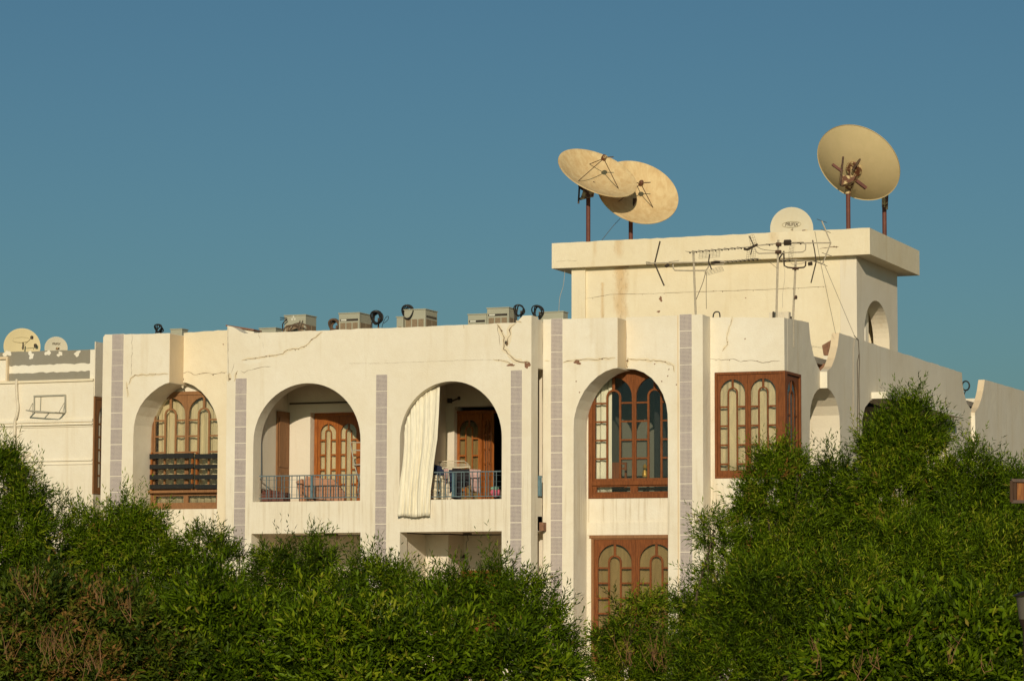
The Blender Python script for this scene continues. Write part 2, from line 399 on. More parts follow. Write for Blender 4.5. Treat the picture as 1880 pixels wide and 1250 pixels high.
def leafmat(name, cols, gloss=.45):
    mt, n, b, out = newmat(name)
    a = node(n, 'ShaderNodeAttribute'); a.attribute_name = 'tint'
    c = ramp(n, a.outputs['Fac'], cols)
    n.links.new(c, b.inputs['Base Color']); b.inputs['Roughness'].default_value = gloss; b.inputs['Specular IOR Level'].default_value = .14; b.inputs['Specular Tint'].default_value = (.9, 1, .6, 1)
    tr = node(n, 'ShaderNodeBsdfTranslucent'); tc = mix(n, 1.0, c, (1.3, 1.5, .5), 'MULTIPLY'); n.links.new(tc, tr.inputs[0])
    ms = node(n, 'ShaderNodeMixShader'); ms.inputs[0].default_value = .22
    n.links.new(b.outputs[0], ms.inputs[1]); n.links.new(tr.outputs[0], ms.inputs[2]); n.links.new(ms.outputs[0], out.inputs[0])
    return mt
LC = [(0, (.022, .038, .003)), (.3, (.056, .098, .003)), (.65, (.125, .192, .005)), (.88, (.26, .29, .017)), (.965, (.22, .19, .03)), (1.0, (.24, .10, .028))]
M_leaf = leafmat('green_leaf', LC)
M_leaf_dry = leafmat('green_and_dry_leaf', [(0, (.026, .042, .006)), (.35, (.05, .080, .009)), (.62, (.10, .135, .010)), (.74, (.15, .12, .022)), (.88, (.17, .085, .024)), (1.0, (.24, .12, .035))])

# ------------------------------------------------------------------ ground
g = MB().box(-150, 180, -70, 220, -1.0, -.02).build('ground', M_ground); g['kind'] = 'structure'

# ------------------------------------------------------------------ apartment building
bld = thing('apartment_building', 'two storey cream plastered apartment building with arched balconies, mosaic strips and cracked parapet', 'building', (0, 0, 0))
ZB = -.1
# facade section A with the two arched balconies
A = lambda px, py: XZ(px, py, 0.0)
xA0, xA1 = A(417.5, 700)[0], .118
zsill = 3.57
def arch_hole(x0, x1, ztop, zs, zb):
    cx = (x0 + x1) / 2; r_ = (x1 - x0) / 2
    return [(x0, zb)] + arc(cx, zs, r_, ztop - zs, 180, 0, 30) + [(x1, zb)]
hA1 = arch_hole(-5.70, -3.40, 5.845, 4.72, zsill)
hA2 = arch_hole(-2.575, -.475, 5.80, 4.72, zsill)
low1 = [(-5.72, .05), (-5.72, 2.955), (-3.385, 2.965), (-3.385, .05)]
low2 = [(-2.56, .05), (-2.56, 2.965), (-.472, 2.97), (-.472, .05)]
top = [A(417.5, 598), A(426, 599.5), A(433, 603), A(440, 608), A(449, 612)] + wob(A(449, 612), A(948, 592.6), 40, .007) + [A(948, 592.6), A(955, 584.5), A(960, 579.5), A(973, 579)]
top[-1] = (xA1, top[-1][1])
outA = [(xA1, ZB), (xA1, top[-1][1])] + top[::-1][1:] + [(xA0, ZB)]
MB().plate(outA, [hA1, hA2, low1, low2], 0, .33).build('front_wall', M_wall, bld, bevel=.012)
# faint plaster step under the parapet band
zb_ = A(700, 668)[1]
# return wall of section A with the balcony slots
RA = lambda px, py: YZ(px, py, xA1)
zt = top[-1][1]
slot1 = [(.27, 3.60), (.27, 6.02), (.562, 6.02), (.562, 3.60)]
slot2 = [(.27, .1), (.27, 2.93), (.562, 2.93), (.562, .1)]
MB().plate([(.332, 2.0), (.332, zt - .01), (.58, zt - .06), (.58, 2.0)], [[(.3325, 3.6), (.3325, 6.02), (.5, 6.02), (.5, 3.6)]], xA1 - .2, xA1 - .004, 'X')
MB().box(xA1 - .2, xA1 - .003, .332, .578, 6.02, zt - .04).build('return_wall', M_side, bld, bevel=.01)
MB().box(xA1 - .2, xA1 - .003, .332, .578, 2.97, 3.60).build('return_wall', M_side, bld, bevel=.01)
mb = MB(); mb.box(xA1 - .2, xA1 + .0, .578, 2.6, 6.02, 6.9); mb.box(xA1 - .2, xA1 + .0, .90, 2.4, ZB, 6.02)
mb.build('inner_wall', M_inner, bld)
# broken bracket below the slot
MB().box(.03, .20, .42, .56, 2.98, 3.14).build('broken_ledge', M_brick, bld)
MB().tube([(.112, .40, 3.63), (.112, .40, 4.0)], .03, 6).tube([(.112, .5, 3.63), (.112, .5, 4.0)], .02, 6).bar((.10, .34, 4.0), (.10, .57, 4.0), .03).build('side_railing', M_railblue, bld)

# --- balcony interiors
yb1, yb2 = 1.60, 2.42
XD1 = onY(577, 800, yb1 + .16).x
mb = MB()
mb.box(-6.0, -5.76, .331, yb1 + .3, 2.95, 6.05)              # left wall of balcony one
mb.box(-5.76, XD1 - .01, yb1, yb1 + .3, 3.25, 6.05)              # back wall left of door recess
mb.box(XD1 - .01, -2.95, yb1, yb1 + .3, onY(600, 757, yb1).z, 6.05)              # over the door
mb.box(-3.0, -2.68, .331, yb2 + .3, 3.25, 6.05)              # partition
mb.build('balcony_wall', M_inner, bld)
mb = MB()
p = onX(823, 750, -2.68)
mb.box(-2.68, -2.50, yb2, yb2 + .3, 3.25, 6.05)
mb.box(-2.50, -.95, yb2, yb2 + .3, 5.50, 6.05)
mb.box(-.95, .0, yb2, yb2 + .3, 3.25, 6.05)
mb.build('balcony_wall', M_inner, bld)
MB().box(-6.0, .117, .331, 2.9, 6.051, 6.3).build('ceiling', M_inner, bld)
MB().box(-6.0, .115, .331, 2.9, 2.97, 3.25).build('floor_slab', M_inner, bld)
# lintel beam of balcony one, a little proud, and curtain rod
MB().box(-5.755, -3.01, yb1 - .05, yb1, 5.55, 6.05).build('beam', M_inner, bld)
# lower balconies
mb = MB(); mb.box(-6.0, -5.80, .331, 2.2, 0, 2.95); mb.box(-5.80, -3.0, 1.9, 2.2, 0, 2.95); mb.box(-3.0, -2.62, .331, 2.6, 0, 2.95)
mb.box(-2.62, -.0, 2.1, 2.4, 0, 2.95)
mb.box(-2.62, -2.15, 1.35, 2.1, 0, 2.95)
mb.build('lower_balcony_wall', M_inner, bld)
MB().box(-6.0, .11, .34, 2.4, -.02, .12).build('floor_slab', M_inner, bld)

# --- glazed timber units ------------------------------------------------------
def ring_poly(cx, cz, ro, ri, zb, n=14):
    return [(cx - ro, zb)] + arc(cx, cz, ro, ro, 180, 0, n) + [(cx + ro, zb), (cx + ri, zb)] + arc(cx, cz, ri, ri, 0, 180, n) + [(cx - ri, zb)]
class Ident:
    def __call__(s, v): return v
def leaf(parent, x0, x1, z0, z1, y, mat, glass, bars=4, stile=.10, head=.07, foot=.10, row=.47, first=.65, T=lambda v: v, thick=.045, hw=None):
    """one arched sash: frame plate with arched hole, inner arch band, bars and single panes. T maps (x,y,z) to world"""
    W = (x1 - x0) - 2 * stile; cx = (x0 + x1) / 2; ztop = z1 - head; zc = ztop - W / 2; zbm = z0 + foot
    hole = [(cx - W / 2, zbm)] + arc(cx, zc, W / 2, W / 2, 180, 0, 18) + [(cx + W / 2, zbm)]
    def mk(b): b.v = [T(v) for v in b.v]; return b
    sash = mk(MB().plate([(x0, z0), (x0, z1), (x1, z1), (x1, z0)], [hole], y, y + thick)).build('sash', mat, parent)
    ro = .20 * W; ri = .15 * W
    mk(MB().plate(ring_poly(cx, zc, ro, ri, zbm + .001), (), y + .006, y + thick - .008)).build('mullion', mat, parent)
    mk(MB().box(cx - .028 * W - .004, cx + .028 * W + .004, y + .008, y + thick - .01, zc + ri + .01, ztop + .005)).build('mullion', mat, parent)
    zs = [ztop - first * W - k * row * W for k in range(bars)]; zs = [z for z in zs if z > zbm + .05]
    bh = .016
    for z in zs:
        for sx in (-1, 1):
            xa, xb = cx + sx * (ro - .01), cx + sx * (W / 2 + .008)
            mk(MB().box(xa, xb, y + .009, y + thick - .012, z - bh, z + bh)).build('mullion', mat, parent)
    yg = y + thick * .55
    # panes
    mk(MB().plate([(cx - ri, zbm)] + arc(cx, zc, ri, ri, 180, 0, 12) + [(cx + ri, zbm)], (), yg, yg + .004)).build('pane', glass, parent)
    for sx in (-1, 1):
        pts = [(cx + sx * W / 2, zs[0])] + [(cx + sx * a, b) for a, b in arc(0, zc, W / 2, W / 2, 0, 90, 9)] + [(cx + sx * a, b) for a, b in arc(0, zc, ro, ro, 90, 0, 7)] + [(cx + sx * ro, zs[0])]
        mk(MB().plate(pts, (), yg, yg + .004)).build('pane', glass, parent)
        lv = zs + [zbm]
        for a, b in zip(lv[:-1], lv[1:]):
            mk(MB().box(cx + sx * ro, cx + sx * W / 2, yg, yg + .004, b, a)).build('pane', glass, parent)
    return sash
def outer_frame(name, x0, x1, z0, z1, y, w, mat, parent, d=.09, T=lambda v: v, sill=True, wz=None):
    wz = wz or w
    b = MB().plate([(x0, z0), (x0, z1), (x1, z1), (x1, z0)], [[(x0 + w, z0 + wz), (x0 + w, z1 - wz), (x1 - w, z1 - wz), (x1 - w, z0 + wz)]], y, y + d)
    b.v = [T(v) for v in b.v]
    return b.build(name, mat, parent)

# tower upper window
yT1, yT2, yW = .58, 1.05, 1.30
W_ = lambda px, py: XZ(px, py, yW)
x0, z0 = W_(1081, 915); x1 = x0 + 1.82; z1 = W_(1120, 683)[1] + .05
ztr = W_(1100, 888)[1]
wu = outer_frame('arched_window', x0, x1, z0, z1, yW - .03, .085, M_redwood, bld, .10)
tag(wu, 'red brown arched window under the broken notch, clear glass with a curtain behind')
mb = MB().box(x0 + .085, x1 - .085, yW - .05, yW + .05, ztr - .03, ztr + .045); mb.build('transom', M_redwood, wu)
xm = (x0 + x1) / 2
for a, b in ((x0 + .087, xm - .003), (xm + .003, x1 - .087)):
    leaf(wu, a, b, ztr + .048, z1 - .087, yW, M_redwood, M_glass, 4, .038, .07, .05)
for a, b in ((x0 + .16, xm - .07), (xm + .07, x1 - .16)):
    MB().box(a, b, yW + .02, yW + .024, z0 + .12, ztr - .06).build('pane', M_glass, wu)
mb = MB().plate([(x0 + .087, z0 + .087), (x0 + .087, ztr - .031), (x1 - .087, ztr - .031), (x1 - .087, z0 + .087)],
                [[(a, z0 + .12), (a, ztr - .06), (b, ztr - .06), (b, z0 + .12)] for a, b in ((x0 + .16, xm - .07), (xm + .07, x1 - .16))], yW - .01, yW + .045)
mb.build('bottom_rail', M_redwood, wu)
UX0, UX1, UZ0, UZ1 = x0, x1, z0, z1
# tower lower window
x0 = W_(1086, 985)[0]; x1 = x0 + 1.76; z1 = W_(1086, 985)[1]; z0 = .45
wl = outer_frame('glazed_door', x0, x1, z0, z1, yW - .02, .05, M_palewood, bld, .08); tag(wl, 'red brown ground floor doors with arched glazing and tan blind, half hidden by a shrub')
xm = (x0 + x1) / 2
for a, b in ((x0 + .052, xm - .002), (xm + .002, x1 - .052)):
    leaf(wl, a, b, z0 + .055, z1 - .052, yW, M_redwood, M_dustglass, 6, .075, .09, .1, .42, .66)
LX0, LX1, LZ1 = x0, x1, z1
# left section window (behind the louvre boards)
yL1, yL2, yWL = .38, .95, 1.12
V_ = lambda px, py: XZ(px, py, yWL)
x0, z0 = V_(274, 935); x1 = x0 + 1.66; z1 = V_(330, 719)[1]; ztr = V_(300, 904)[1]
wz = outer_frame('arched_window', x0, x1, z0, z1, yWL - .02, .07, M_palewood, bld, .09); tag(wz, 'weathered brown arched window with black slatted boards across its lower half')
MB().box(x0 + .10, x1 - .10, yWL - .03, yWL + .05, ztr - .03, ztr + .04).build('transom', M_palewood, wz)
xm = (x0 + x1) / 2
for a, b in ((x0 + .072, xm - .003), (xm + .003, x1 - .072)):
    leaf(wz, a, b, ztr + .045, z1 - .072, yWL, M_palewood, M_dustglass, 4, .035, .05, .05, .47, .66)
MB().plate([(x0 + .071, z0 + .071), (x0 + .071, ztr - .031), (x1 - .071, ztr - .031), (x1 - .071, z0 + .071)],
           [[(a, z0 + .13), (a, ztr - .07), (b, ztr - .07), (b, z0 + .13)] for a, b in ((x0 + .14, xm - .05), (xm + .05, x1 - .14))], yWL, yWL + .045).build('bottom_rail', M_palewood, wz)
for a, b in ((x0 + .14, xm - .05), (xm + .05, x1 - .14)): MB().box(a, b, yWL + .02, yWL + .024, z0 + .13, ztr - .07).build('pane', M_dustglass, wz)
for (ya, yb_) in ((833.5, 842.5), (853, 861), (871.5, 880), (889.5, 897.5)):
    for (pa, pb) in ((274.5, 355), (357.5, 436)):
        za, zb2 = XZ(pa, ya, 1.05)[1], XZ(pa, yb_, 1.05)[1]
        o = MB().quadbox([(XZ(pa, ya, 1.0)[0], 1.0 + t, z) for t in (0, .025) for z in (za, zb2)] + [(XZ(pb, ya, 1.0)[0], 1.0 + t, z + random.uniform(-.006, .006)) for t in (0, .025) for z in (za, zb2)])
        o.build('louvre_board', M_blackboard, wz)
for px in (276.5, 351.5, 359.5): 
    xx, zz2 = XZ(px, 830, 1.03); MB().box(xx, xx + .03, 1.027, 1.08, XZ(px, 902, 1.03)[1], zz2).build('louvre_post', M_orangewood, wz)
MB().box(XZ(272, 900, 1.0)[0], x1, .99, 1.08, XZ(300, 904.5, 1.0)[1], XZ(300, 900, 1.0)[1]).build('louvre_sill', M_palewood, wz)
WX0, WX1, WZ0, WZ1 = x0, x1, z0, z1

# balcony one doors
B_ = lambda px, py, y=yb1 + .2: XZ(px, py, y)
x0 = XD1; z1 = B_(600, 758)[1]; x1 = x0 + 1.04; z0 = 3.26
d1 = outer_frame('glazed_door', x0, x1, z0, z1, yb1 + .16, .07, M_orangewood, bld, .09); tag(d1, 'closed orange brown double door with arched glazing in the left balcony')
xm = (x0 + x1) / 2
for a, b in ((x0 + .072, xm - .002), (xm + .002, x1 - .072)):
    leaf(d1, a, b, z0 + .02, z1 - .072, yb1 + .18, M_orangewood, M_dustglass, 4, .05, .15, .25, .85, .92)
# solid door on the balcony's left wall
TX = lambda v: Vector((-5.76 + .0 + v.y, v.x, v.z))
ya_, yb_ = onX(507, 800, -5.76).y, onX(530, 800, -5.76).y
zt_ = onX(507, 754, -5.76).z
mb = MB(); mb.box(ya_, yb_ - .02, .0, .035, 3.26, zt_); mb.v = [TX(v) for v in mb.v]
sdoor = mb.build('plank_door', M_olddoor, bld)
mb = MB()
for (za, zb2) in ((3.4, 4.2), (4.3, zt_ - .12)):
    mb.box(ya_ + .06, yb_ - .09, .036, .05, za, zb2)
mb.v = [TX(v) for v in mb.v]; mb.build('door_panel', M_olddoor, sdoor)
# balcony two doors: left leaf closed, right leaf ajar, dark room behind
x0 = onY(832, 800, yb2 + .15).x; z0 = 3.26; z1 = onY(850, 754, yb2 + .15).z; x1 = x0 + 1.35
d2 = outer_frame('glazed_door', x0, x1, z0, z1, yb2 + .12, .06, M_orangewood, bld, .08); tag(d2, 'orange brown door with arched glazing in the right balcony, its right leaf ajar')
leaf(d2, x0 + .062, x0 + .062 + .56, z0 + .02, z1 - .062, yb2 + .14, M_orangewood, M_dustglass, 4, .08, .12, .25, .85, .92)
hx = x0 + .062 + .57
ang = R(52); TL = lambda v: Vector((hx + (v.x) * math.cos(ang) + v.y * math.sin(ang), yb2 + .14 - v.x * math.sin(ang) + v.y * math.cos(ang), v.z))
ang = R(45)
leaf(d2, .004, .50, z0 + .02, z1 - .062, 0, M_orangewood, M_glass, 4, .08, .12, .25, .85, .92, T=TL)
# rooms behind doors / windows (dim boxes)
def room(x0, x1, y0, y1, z0, z1, mat, t=.12):
    b = MB(); b.box(x0, x1, y1, y1 + t, z0, z1)
    b.box(x0 - t, x0, y0, y1 + t, z0, z1); b.box(x1, x1 + t, y0, y1 + t, z0, z1)
    b.box(x0 - t, x1 + t, y0, y1 + t, z1, z1 + t); b.box(x0 - t, x1 + t, y0, y1 + t, z0 - t, z0)
    return b.build('room_wall', mat, bld)
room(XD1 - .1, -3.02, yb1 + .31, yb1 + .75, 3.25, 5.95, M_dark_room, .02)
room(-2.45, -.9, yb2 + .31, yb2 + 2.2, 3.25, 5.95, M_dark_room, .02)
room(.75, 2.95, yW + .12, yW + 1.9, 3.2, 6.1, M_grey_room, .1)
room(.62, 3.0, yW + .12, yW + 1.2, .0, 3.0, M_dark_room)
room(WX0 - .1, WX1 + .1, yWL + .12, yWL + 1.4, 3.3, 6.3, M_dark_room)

# --- left section L: front plane with half an arch, deeper plane with the other half
Lf = lambda px, py: XZ(px, py, yL1); Lb = lambda px, py: XZ(px, py, yL2)
xl0, xl1 = Lf(188, 700)[0], Lf(310.5, 700)[0]
xc_arch = Lf(244, 850)[0]
half = [(xc_arch, ZB), (xc_arch, Lf(244, 800)[1])] + [Lf(*p) for p in ((246, 780), (250, 762), (257, 746), (266, 733), (278, 721), (291, 711), (303, 704.5), (310.5, 702.5))]
half[-1] = (xl1, half[-1][1])
tl = [Lf(188, 619), Lf(193, 614)] + wob(Lf(193, 614), Lf(310, 612), 12, .006) + [(xl1, Lf(310.5, 611.5)[1])]
MB().plate([(xl0, ZB)] + [(xl0, tl[0][1])] + tl[1:] + half[::-1], (), yL1, yW - .05).build('front_wall', M_wall, bld, bevel=.012)
xr0 = xl1 - .002
ra = [Lb(332, 702), Lb(342, 702.5), Lb(356, 708), Lb(370, 719), Lb(382, 733), Lb(391, 748), Lb(397, 764), Lb(400, 780), Lb(400, 800)]
ra = [(xr0, Lb(332, 702)[1])] + ra
xr1 = ra[-1][0]
tb = wob(Lb(330, 611.5), Lb(417.5, 605.5), 10, .006)
MB().plate([(xr0, ra[0][1]), (xr0, Lb(330, 611.5)[1])] + tb + [(xA0 + .02, Lb(417.5, 605.5)[1]), (xA0 + .02, ZB), (xr1, ZB)] + ra[::-1][:-1], (), yL2, yL2 + .15).build('front_wall', M_band, bld, bevel=.012)
# stained return faces
zz_t = Lf(310, 612)[1]; zz_b = Lf(310, 703)[1]
MB().box(xl1 - .05, xl1 + .004, yL1 + .004, yL2 + .10, zz_b + .015, zz_t - .01).build('return_face', M_ochre, bld)
MB().box(xA0 + .01, xA0 + .10, .331, yL2 + .1, ZB, 6.9).build('joint_wall', M_wall, bld)
# spandrel and sill wall below window
MB().box(xc_arch - .05, xr1 + .4, yWL - .03, yWL + .3, ZB, WZ0 - .002).build('spandrel_wall', M_wall, bld)
MB().box(xc_arch - .05, xr1 + .6, yWL + .05, yWL + .25, WZ1, 6.95).build('spandrel_wall', M_wall, bld)
MB().box(xc_arch - .05, WX0 - .002, yWL - .02, yWL + .25, WZ0 - .002, WZ1).build('spandrel_wall', M_wall, bld)
MB().box(xl0, xl0 + .12, yL1 + .02, 3, ZB, 6.88).build('end_wall', M_wall, bld)

# --- tower section T
T1 = lambda px, py: XZ(px, py, yT1); T2 = lambda px, py: XZ(px, py, yT2)
xt0, xt1 = .121, T1(1133.5, 640)[0]
xta = T1(1053, 850)[0]
half = [(xta, ZB), (xta, T1(1053, 790)[1])] + [T1(*p) for p in ((1054, 768), (1058, 750), (1064, 734), (1073, 717), (1084, 703), (1097, 691), (1111, 682), (1124, 677), (1133, 675.5))]
half[-1] = (xt1, half[-1][1])
tt = wob(T1(996, 586), T1(1133, 583), 12, .006)
MB().plate([(xt0, ZB), (xt0, T1(997, 586)[1])] + tt + [(xt1, T1(1133, 583)[1])] + half[::-1], (), yT1, yW - .03).build('front_wall', M_wall, bld, bevel=.012)
xs0 = xt1 - .002
ra = [T2(1152, 677), T2(1166, 678), T2(1182, 684), T2(1196, 694), T2(1208, 708), T2(1217, 724), T2(1223, 742), T2(1225.5, 760), T2(1226, 790)]
ra = [(xs0, ra[0][1])] + ra; xs1 = ra[-1][0]
xp1 = T2(1290, 700)[0]
tb = wob(T2(1152, 583), T2(1245, 579), 10, .006)
MB().plate([(xs0, ra[0][1]), (xs0, T2(1150, 583)[1])] + tb + [(T2(1245, 579)[0], T2(1245, 579)[1]), (xp1, T2(1290, 577)[1]), (xp1, ZB), (xs1, ZB)] + ra[::-1][:-1], (), yT2, yT2 + .20).build('front_wall', M_wall, bld, bevel=.012)
MB().box(xt1 - .05, xt1 + .004, yT1 + .004, yT2 + .10, T1(1133, 675)[1] + .015, T1(1133, 583)[1] - .01).build('return_face', M_ochre, bld)
MB().box(xta - .05, xs1 + .4, yW - .012, yW + .3, LZ1 + .002, UZ0 - .002).build('spandrel_wall', M_wall, bld)
MB().box(xta - .05, xs1 + .4, yW - .03, yW - .013, LZ1 + .03, LZ1 + .27).build('lintel_band', M_wall, bld)
MB().box(xta - .05, xs1 + .6, yW + .07, yW + .25, UZ1, 7.0).build('spandrel_wall', M_wall, bld)
MB().box(xta - .05, UX0 - .002, yW - .02, yW + .2, LZ1 + .002, UZ1).build('spandrel_wall', M_wall, bld)
MB().box(xta - .05, LX0 - .002, yW - .02, yW + .2, ZB, LZ1 + .002).build('spandrel_wall', M_wall, bld)
MB().box(LX0, LX1, yW - .01, yW + .2, ZB, .45).build('spandrel_wall', M_wall, bld)
MB().box(LX0 - .03, LX1, yW - .045, yW - .0305, LZ1 - .03, LZ1 + .028).build('door_trim', M_palewood, bld)
# pier return
MB().box(xp1 - .12, xp1 + .003, yT2 + .006, 1.52, ZB, T2(1290, 577)[1] - .01).build('return_wall', M_side, bld)
# yellow edge line
xe = T2(1245, 700)[0]; MB().box(xe - .012, xe + .008, yT2 - .012, yT2 + .01, .1, T2(1245, 579)[1]).build('edge_bead', M_ochre, bld)

# --- corner bay B
yB = 1.5; Bf = lambda px, py: XZ(px, py, yB)
xB = Bf(1440, 640)[0]
bt = wob(Bf(1300, 582.5), Bf(1440, 583), 12, .006)
zw1, zw0 = Bf(1375, 682)[1], Bf(1340, 878)[1]
xw0 = Bf(1312, 780)[0]
MB().plate([(xp1 - .05, ZB), (xp1 - .05, Bf(1300, 582)[1])] + bt + [(xB, Bf(1440, 583)[1]), (xB, zw1), (xw0, zw1), (xw0, zw0), (xB, zw0), (xB, ZB)], (), yB, yB + .2).build('front_wall', M_wall, bld, bevel=.012)
MB().box(xw0 + .02, xB - .1, yB + .2, yB + .28, zw0 - .3, zw0).build('inner_sill', M_inner, bld)
# corner window: front with two leaves, side with one
ys1 = onX(1470, 760, xB).y
zs1 = zw1 - .002
bw = outer_frame('corner_window', xw0 + .002, xB + .012, zw0 + .002, zw1 - .002, yB + .0, .045, M_redwood, bld, .09, wz=.045); tag(bw, 'red brown corner bay window with pale curtains, wrapping round onto the side wall')
ax, bx = xw0 + .049, xB - .13
am = (ax + bx) / 2
for a, b in ((ax, am - .003), (am + .003, bx)):
    leaf(bw, a, b, zw0 + .049, zw1 - .049, yB + .025, M_redwood, M_dustglass, 4, .048, .085, .10, .72, 1.04)
MB().box(bx + .003, xB - .033, yB + .02, yB + .09, zw0 + .049, zw1 - .049).build('corner_post', M_redwood, bw)
TS = lambda v: Vector((xB + .01 - v.y, v.x, v.z))
zsb = zw1 - .0
o = outer_frame('side_frame', yB + .092, ys1, zw0 + .002, zsb, -.004, .05, M_redwood, bw, .10, T=TS, wz=.05)
leaf(bw, yB + .145, ys1 - .052, zw0 + .06, zsb - .055, .03, M_redwood, M_glass, 4, .10, .085, .10, .72, 1.04, T=TS)
# --- side walls
def Sx(x): return lambda px, py: YZ(px, py, x)
S1 = Sx(xB); x2 = xB + .14; S2 = Sx(x2); x3 = x2 + .09; S3 = Sx(x3)
yN = S1(1506, 690)[0]
TH = .15
zl = 6.12
# wall one: solid part
wall1 = [(yB + .21, S1(1440, 583)[1])] + wob(S1(1441, 583), S1(1485, 592), 6, .005) + [S1(1485, 592), S1(1486.5, 612), S1(1488.5, 628), S1(1493.6, 652), S1(1500, 669), (yN, S1(1506, 681)[1])]
archL = [(yN, S1(1506, 712)[1]), S1(1500, 716.5), S1(1495, 724), S1(1490.5, 736), S1(1488, 750), S1(1487, 770), (S1(1486.5, 800)[0], S1(1486.5, 800)[1])]
yaL = archL[-1][0]
low1_ = [(yaL, ZB)] + archL[::-1]
MB().plate(wall1 + low1_[::-1] + [(yB + .21, ZB), (yB + .21, zw0), (ys1, zw0), (ys1, zw1), (yB + .21, zw1)], (), xB - TH, xB, 'X').build('side_wall', M_side, bld)
MB().plate([(ys1 + .05, zl), (ys1 + .05, ZB)] + low1_ + [(yN, zl)], (), xB - .8, xB - TH, 'X').build('side_backing', M_side, bld)
# wall two
yM = S2(1784, 740)[0]
c2 = [S2(1519, 682), S2(1527, 673), S2(1533, 657), S2(1538, 636), S2(1541, 611)]
y20 = S2(1518.5, 690)[0]
top2 = c2 + wob(S2(1541, 611), S2(1766, 684), 40, .007) + [S2(1766, 684), S2(1767, 705), S2(1770, 722), S2(1775, 740), (yM, S2(1783, 753)[1])]
top2[0] = (y20, top2[0][1])
archR = [(y20, S2(1518.5, 712)[1]), S2(1526, 718), S2(1533, 730), S2(1538, 745), S2(1541, 762), S2(1542, 785), S2(1542.5, 810)]
yaR = archR[-1][0]
big = [(S2(1583, 790)[0], ZB + .05), S2(1583, 790), S2(1583, 770), S2(1588, 748), S2(1598, 735), S2(1614, 731), S2(1634, 731.5), S2(1660, 736), S2(1690, 747), S2(1710, 758), S2(1722, 769), S2(1734, 783), S2(1740, 800), (S2(1740, 800)[0], ZB + .05)]
MB().plate(top2 + [(yM, ZB), (yaR, ZB)] + archR[::-1], [big], x2 - TH, x2, 'X').build('side_wall', M_side, bld)
MB().plate([(y20, zl), (yM, zl), (yM, ZB), (yaR, ZB)] + archR[::-1], [big], x2 - .8, x2 - TH, 'X').build('side_backing', M_side, bld)
# white end of wall two showing in the step, stained curved horn
MB().box(xB + .001, x2 + .002, y20 - .004, y20 + .02, S2(1518, 712)[1], S2(1518, 683)[1]).build('end_face', M_white, bld)
hb = MB()
for (a, b) in zip(c2[:-1], c2[1:]):
    hb.quadbox([(x, q[0] - e, q[1] + e * .3) for x in (x2 - TH - .002, x2 - .002) for q in (a, b) for e in (.0, .006)])
hb.build('horn_face', M_ochre, bld)
# far wall three
y30 = S3(1791, 720)[0]
c3 = [S3(1784.5, 755), S3(1789, 748), S3(1794, 733), S3(1798, 716), S3(1801, 698)]
c3 = [S3(1790, 757), S3(1796, 748), S3(1801, 735), S3(1805, 718), S3(1808, 697)]
y30 = c3[0][0]
zr = S3(1880, 718)
MB().plate(c3 + wob(S3(1808, 697), S3(1880, 718), 14, .007) + [(zr[0] + 2.5, zr[1]), (zr[0] + 2.5, ZB), (y30, ZB)], (), x3 - TH, x3, 'X').build('side_wall', M_side, bld)
hb = MB()
for (a, b) in zip(c3[:-1], c3[1:]):
    hb.quadbox([(x, q[0] - e, q[1] + e * .3) for x in (x3 - TH - .002, x3 - .002) for q in (a, b) for e in (.0, .006)])
hb.build('horn_face', M_ochre, bld)
MB().box(x2 + .001, x3 + .002, y30 - .005, y30 + .02, S3(1788, 795)[1], S3(1788, 762)[1]).build('end_face', M_white, bld)
MB().box(x3 - 1.2, x3 - .01, y30 + .3, y30 + .5, ZB, 6.0).build('cross_wall', M_inner, bld)
# side recess rooms
MB().box(x2 - 2.2, x2 - .82, yaR + .0, yaR + .25, ZB, 6.1).build('niche_wall', M_white, bld)
MB().box(x2 - 2.3, x2 - 2.2, yaL - .2, yM, ZB, 6.1).build('inner_wall', M_dark_room, bld)
MB().box(x2 - 2.2, x2 - .82, big[-1][0] + .1, big[-1][0] + .3, ZB, 6.1).build('inner_wall', M_inner, bld)
# canopy slab over the large side arch
cy0, cy1 = onX(1600, 724, x2 + .33).y, onX(1743, 770, x2 + .2).y
cz1, cz0 = onX(1629, 719, x2 + .33).z, onX(1629, 731, x2 + .33).z
cyf = onX(1629, 724, x2 + .33).y
MB().box(x2, x2 + .33, cyf, cyf + 6.4, cz0, cz1).build('canopy_slab', M_white, bld)
# roof deck
MB().plate([(xl0 + .13, yL2 + .16), (xA0, yL2 + .16), (xA0, .332), (.1, .332), (.1, 1.4), (xB - .16, 1.72), (xB - .16, 24), (xl0 + .13, 24)], (), 6.301, 6.42, 'Z').build('roof_deck', M_deck, bld)
MB().box(xl0 + .13, xB - .9, 24, 24.2, ZB, 7.0).build('rear_wall', M_side, bld)
# low brick coping on the roof by the left joint
b0 = onY(419, 597, .5); b1 = onY(470, 605, .5)
MB().quadbox([(x, y, z) for (x, z) in ((b0.x, b0.z), (b1.x, b1.z)) for y in (.4, .75) for z in (z - .03, z)]).build('coping', M_tilecap, bld)
MB().quadbox([(x, y, zq) for (x, z) in ((b0.x + .02, b0.z - .03), (b1.x - .02, b1.z - .03)) for y in (.45, .72) for zq in (6.42, z)]).build('low_wall', M_white, bld)
# parapet on the bay (grey wall end behind the aerial masts)
p0, p1 = onY(1413, 574, 2.4), onY(1428, 583, 2.4)
MB().box(p0.x, xB - .17, 2.35, 2.5, 6.42, p0.z).build('upstand', M_side, bld)

